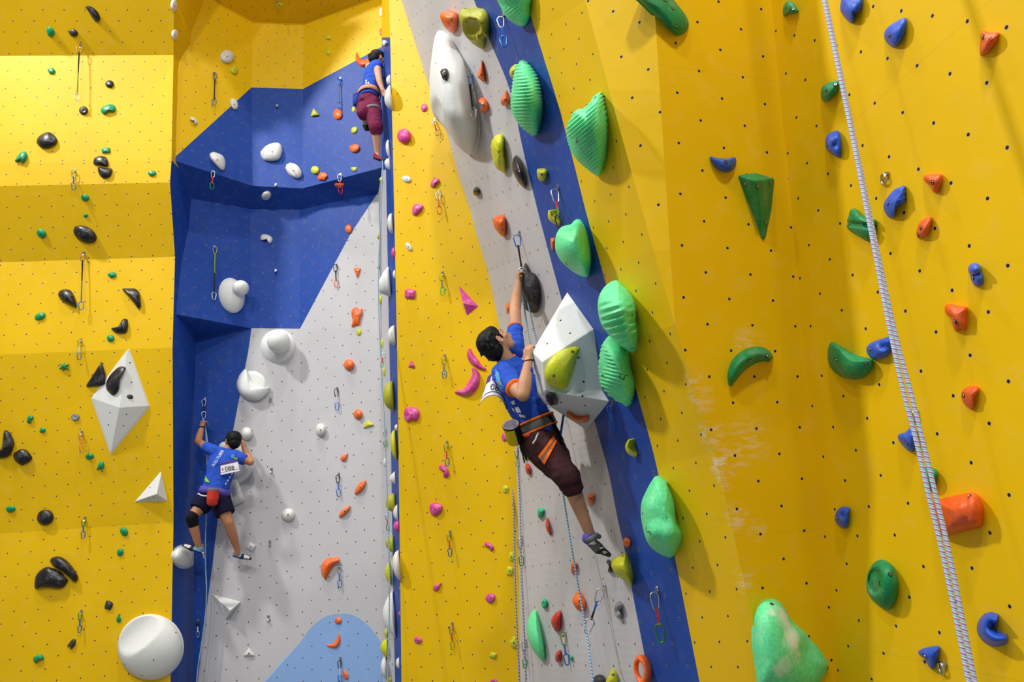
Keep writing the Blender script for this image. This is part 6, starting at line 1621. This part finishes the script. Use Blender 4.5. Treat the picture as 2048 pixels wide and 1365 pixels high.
# waist tie, shorts, knee sleeve
V, Fc = torso([(.86, .180, .132), (.93, .184, .136), (1.0, .184, .136)])
o = mesh_obj('waist_tie', [p - root.location for p in V], Fc[:-2], M_PUR, parent=root, smooth=True); o['label'] = 'purple waist tie'; m = o.modifiers.new('th', 'SOLIDIFY'); m.thickness = .006; m.offset = 1
pts = []
for k in range(48):
    a = 2 * math.pi * k / 48; c_ = nk + ax * (1.03 + .045 * abs(math.sin(a * 2.5)))
    t_ = ax.normalized(); ee = (e_b - t_ * e_b.dot(t_)).normalized(); dd = t_.cross(ee)
    pts.append(c_ + ee * (.190 * math.cos(a)) + dd * (.142 * math.sin(a)) - root.location)
V, Fc, _ = tube_mesh(pts, .008, 6, True); mesh_obj('rope_tie', V, Fc, M_WHT, parent=root, smooth=True)['label'] = 'pale wavy cord round the waist'
tL, tR = hpL.lerp(knL, .58), hpR.lerp(knR, .62)
sho, bvT = fuse('shorts', [torso([(.92, .172, .124), (1.05, .18, .130), (1.14, .165, .125)]), cone(hpL, .125, tL, .112, True, False), cone(hpR, .125, tR, .115, True, False)], .008, 4, [M_NAVY], root, folds=.012, fscale=10)
kk = (knL - hpL).normalized()
fuse('knee_sleeve', [cone(hpL.lerp(knL, .80), .066, knL, .066, False, True), cone(knL, .066, knL.lerp(anL, .30), .062, True, False)], .007, 3, [M_BLK], root)[0]['label'] = 'black knee sleeve'
def shoe_fn(t, h): return 0 if h < .0 or t > .95 else (1 if t < .38 else (0 if t < .58 else 2))
a_, b_ = shoe(root, J(399, 1103, 8.95), J(383, 1097, 8.92), J(367, 1091, 8.90), Vector((.2, -.2, 1)), 1.0, [M_RUB, M_SKYF, M_WHT], shoe_fn, voxel=.007); a_['label'] = 'black, white and pale blue climbing shoe'
a_, b_ = shoe(root, J(470, 1112, 9.12), J(485, 1114, 9.14), J(500, 1118, 9.18), Vector((.1, -.2, 1)), 1.0, [M_RUB, M_SKYF, M_WHT], shoe_fn, voxel=.007); a_['label'] = 'black, white and pale blue climbing shoe'
V, Fc, _ = tube_mesh([wrL + Vector((math.cos(a) * .031, math.sin(a) * .031, 0)) - root.location for a in (2 * math.pi * k / 20 for k in range(20))], .008, 6, True); mesh_obj('wrist_watch', V, Fc, M_BLK, parent=root, smooth=True)['label'] = 'black watch'
cb = chalk_bag(J(427, 979, 8.73), J(424, 1012, 8.73), .064, [M_REDF, M_REDF, M_GRF, M_GRF], 'red chalk bag with grey collar behind the climber in navy shorts', lambda w, i: 3 if i < 6 else 0, None)
def bib2(s, t):
    TL, TR, BR, BL = (441, 926), (475, 918), (479.5, 943), (441.5, 951)
    u = (TL[0] * (1 - s) + TR[0] * s) * (1 - t) + (BL[0] * (1 - s) + BR[0] * s) * t; v = (TL[1] * (1 - s) + TR[1] * s) * (1 - t) + (BL[1] * (1 - s) + BR[1] * s) * t
    return P(u, v, 8.785 + .02 * (2 * s - 1) ** 2)
bloc = bib2(.5, .5)
bib = bib_sheet('race_bib', bib2, 24, 24, [M_WHT, M_PURP], lambda s, t: 1 if t < .27 or .78 < t < .82 else 0, 'white and purple race bib 088 on the back of the climber in shorts', bloc)
bvbib = BVHTree.FromPolygons([tuple(v.co + bloc) for v in bib.data.vertices], [tuple(p.vertices) for p in bib.data.polygons])
text_decal('number', '088', 459, 937.5, 12, -7, bvbib, M_INK, bib, off=.006, sx=1.1)
decal('mark', [(444, 937), (446.5, 936.5), (446.5, 941), (444, 941.5)], bvbib, M_REDP, bib, 2, 2, off=.006)

# ============ highest climber
nk = J(750, 130, 7.98); pel = J(736, 203, 7.90); ax = pel - nk
shR, shL = J(755, 139, 7.84), J(738, 133, 8.12); e_t = (shL - shR).normalized(); e_b = Vector((-.45, .9, 0)).normalized()
hpR, hpL = J(744, 208, 7.84), J(730, 206, 8.02)
elR, wrR = J(759, 163, 7.72), J(766, 181, 7.70); knR, anR = J(752, 256, 7.70), J(755, 306, 7.84); knL, anL = J(727, 226, 7.74), J(731, 246, 7.98)
root = empty('person', pel.copy())
tag(root, 'highest climber with black hair, blue vest and wine red trousers', 'person', 'climbers on the wall')
fw = Vector((.84, .52, -.1)).normalized(); cr = Vector((.05, 0, 1)); cr = (cr - fw * cr.dot(fw)).normalized(); sd = fw.cross(cr)
C = J(757.5, 118, 7.97)
body = head_prims(C, fw, cr, sd, .95)
body += [cone(C - cr * .06 - fw * .02, .05, nk, .052), torso([(-.04, .06, .05), (.05, .13, .065), (.3, .145, .09), (.6, .12, .085), (1.05, .14, .095)]),
         cone(shR, .050, elR, .037), cone(elR, .038, wrR, .024), cone(shL, .050, J(752, 150, 8.2), .037), cone(J(752, 150, 8.2), .036, J(768, 160, 8.1), .024),
         cone(hpR, .085, knR, .056), cone(knR, .054, knR.lerp(anR, .35), .054), cone(knR.lerp(anR, .35), .054, anR, .032), cone(anR, .032, J(755, 314, 7.84), .03),
         cone(hpL, .085, knL, .056), cone(knL, .050, anL, .032)]
body += hand_prims(wrR, Vector((.35, .1, -.9)), Vector((-.5, -.8, 0)), .9, side=1, curl=(.8, .9, .9, 1.0))
fuse('body', body, .007, 3, [M_SKIN3], root)
hr = [ball(C + cr * .024 - fw * .020, .095, [(fw, 1.06), (sd, .95)]), ball(C - fw * .05 - cr * .02, .072), ball(C - fw * .105 + cr * .0, .040), ball(C - fw * .108 - cr * .045, .028)]
fuse('hair', hr, .006, 2, [M_HAIR], root, folds=.0022, fscale=34)
sh, bvS = fuse('shirt', [torso([(-.05, .075, .06), (.03, .135, .072), (.12, .165, .092), (.3, .17, .112), (.6, .155, .115), (.98, .175, .13)])], .008, 4, [M_SHIRT], root, folds=.016, fscale=9)
for i in range(3):
    for j in range(5): decal('back_print', [(731 + i * 4.4 + j * .2, 155 + j * 4.6), (734 + i * 4.4 + j * .2, 155.4 + j * 4.6), (733.6 + i * 4.4, 158.2 + j * 4.6), (730.6 + i * 4.4, 157.8 + j * 4.6)], bvS, M_WPRINT, sh, 2, 2, off=.008) if j > i else None
V, Fc = torso([(.80, .178, .134), (.86, .18, .136), (.90, .18, .136)])
o = mesh_obj('harness_belt', [p - root.location for p in V], Fc[:-2], cloth('salmon_webbing', rgb(200, 140, 110)), parent=root, smooth=True); o['label'] = 'salmon and grey harness belt'; m = o.modifiers.new('th', 'SOLIDIFY'); m.thickness = .008; m.offset = 1
fuse('trousers', [torso([(.92, .150, .115), (1.05, .168, .125), (1.12, .155, .12)]), cone(hpR, .112, knR, .084, True, True), cone(knR, .080, knR.lerp(anR, .26), .072, True, False), cone(hpL, .110, knL, .080, True, True), cone(knL, .075, knL.lerp(anL, .3), .07, True, False)], .008, 4, [M_WINE], root, folds=.012, fscale=11)
th = knR - hpR; tl = Vector((0, 0, 1)) - th.normalized() * th.normalized().z
R_keep = root
leg_band(.30, .106, .022, M_GRF, 'leg_loop', tl)['label'] = 'grey harness leg loop'
a_, b_ = shoe(root, J(750, 316, 7.84), J(760, 318, 7.80), J(770, 320, 7.74), Vector((0, 0, 1)), .92, [M_RUB, cloth('red_suede', rgb(150, 50, 60))], lambda t, h: 0 if h < -.005 or t > .7 else 1, voxel=.007); a_['label'] = 'dark climbing shoe with red top'
a_, b_ = shoe(root, J(729, 252, 8.0), J(733, 257, 8.02), J(738, 260, 8.05), Vector((0, -.3, 1)), .92, [M_RUB], lambda t, h: 0, voxel=.007); a_['label'] = 'dark raised climbing shoe'
cb = chalk_bag(J(715, 190, 7.88), J(714, 212, 7.88), .055, [cloth('blue_bag', rgb(50, 70, 160)), M_BLK, M_GRF, M_GRF], 'blue chalk bag behind the hip of the highest climber', lambda w, i: 0, None)
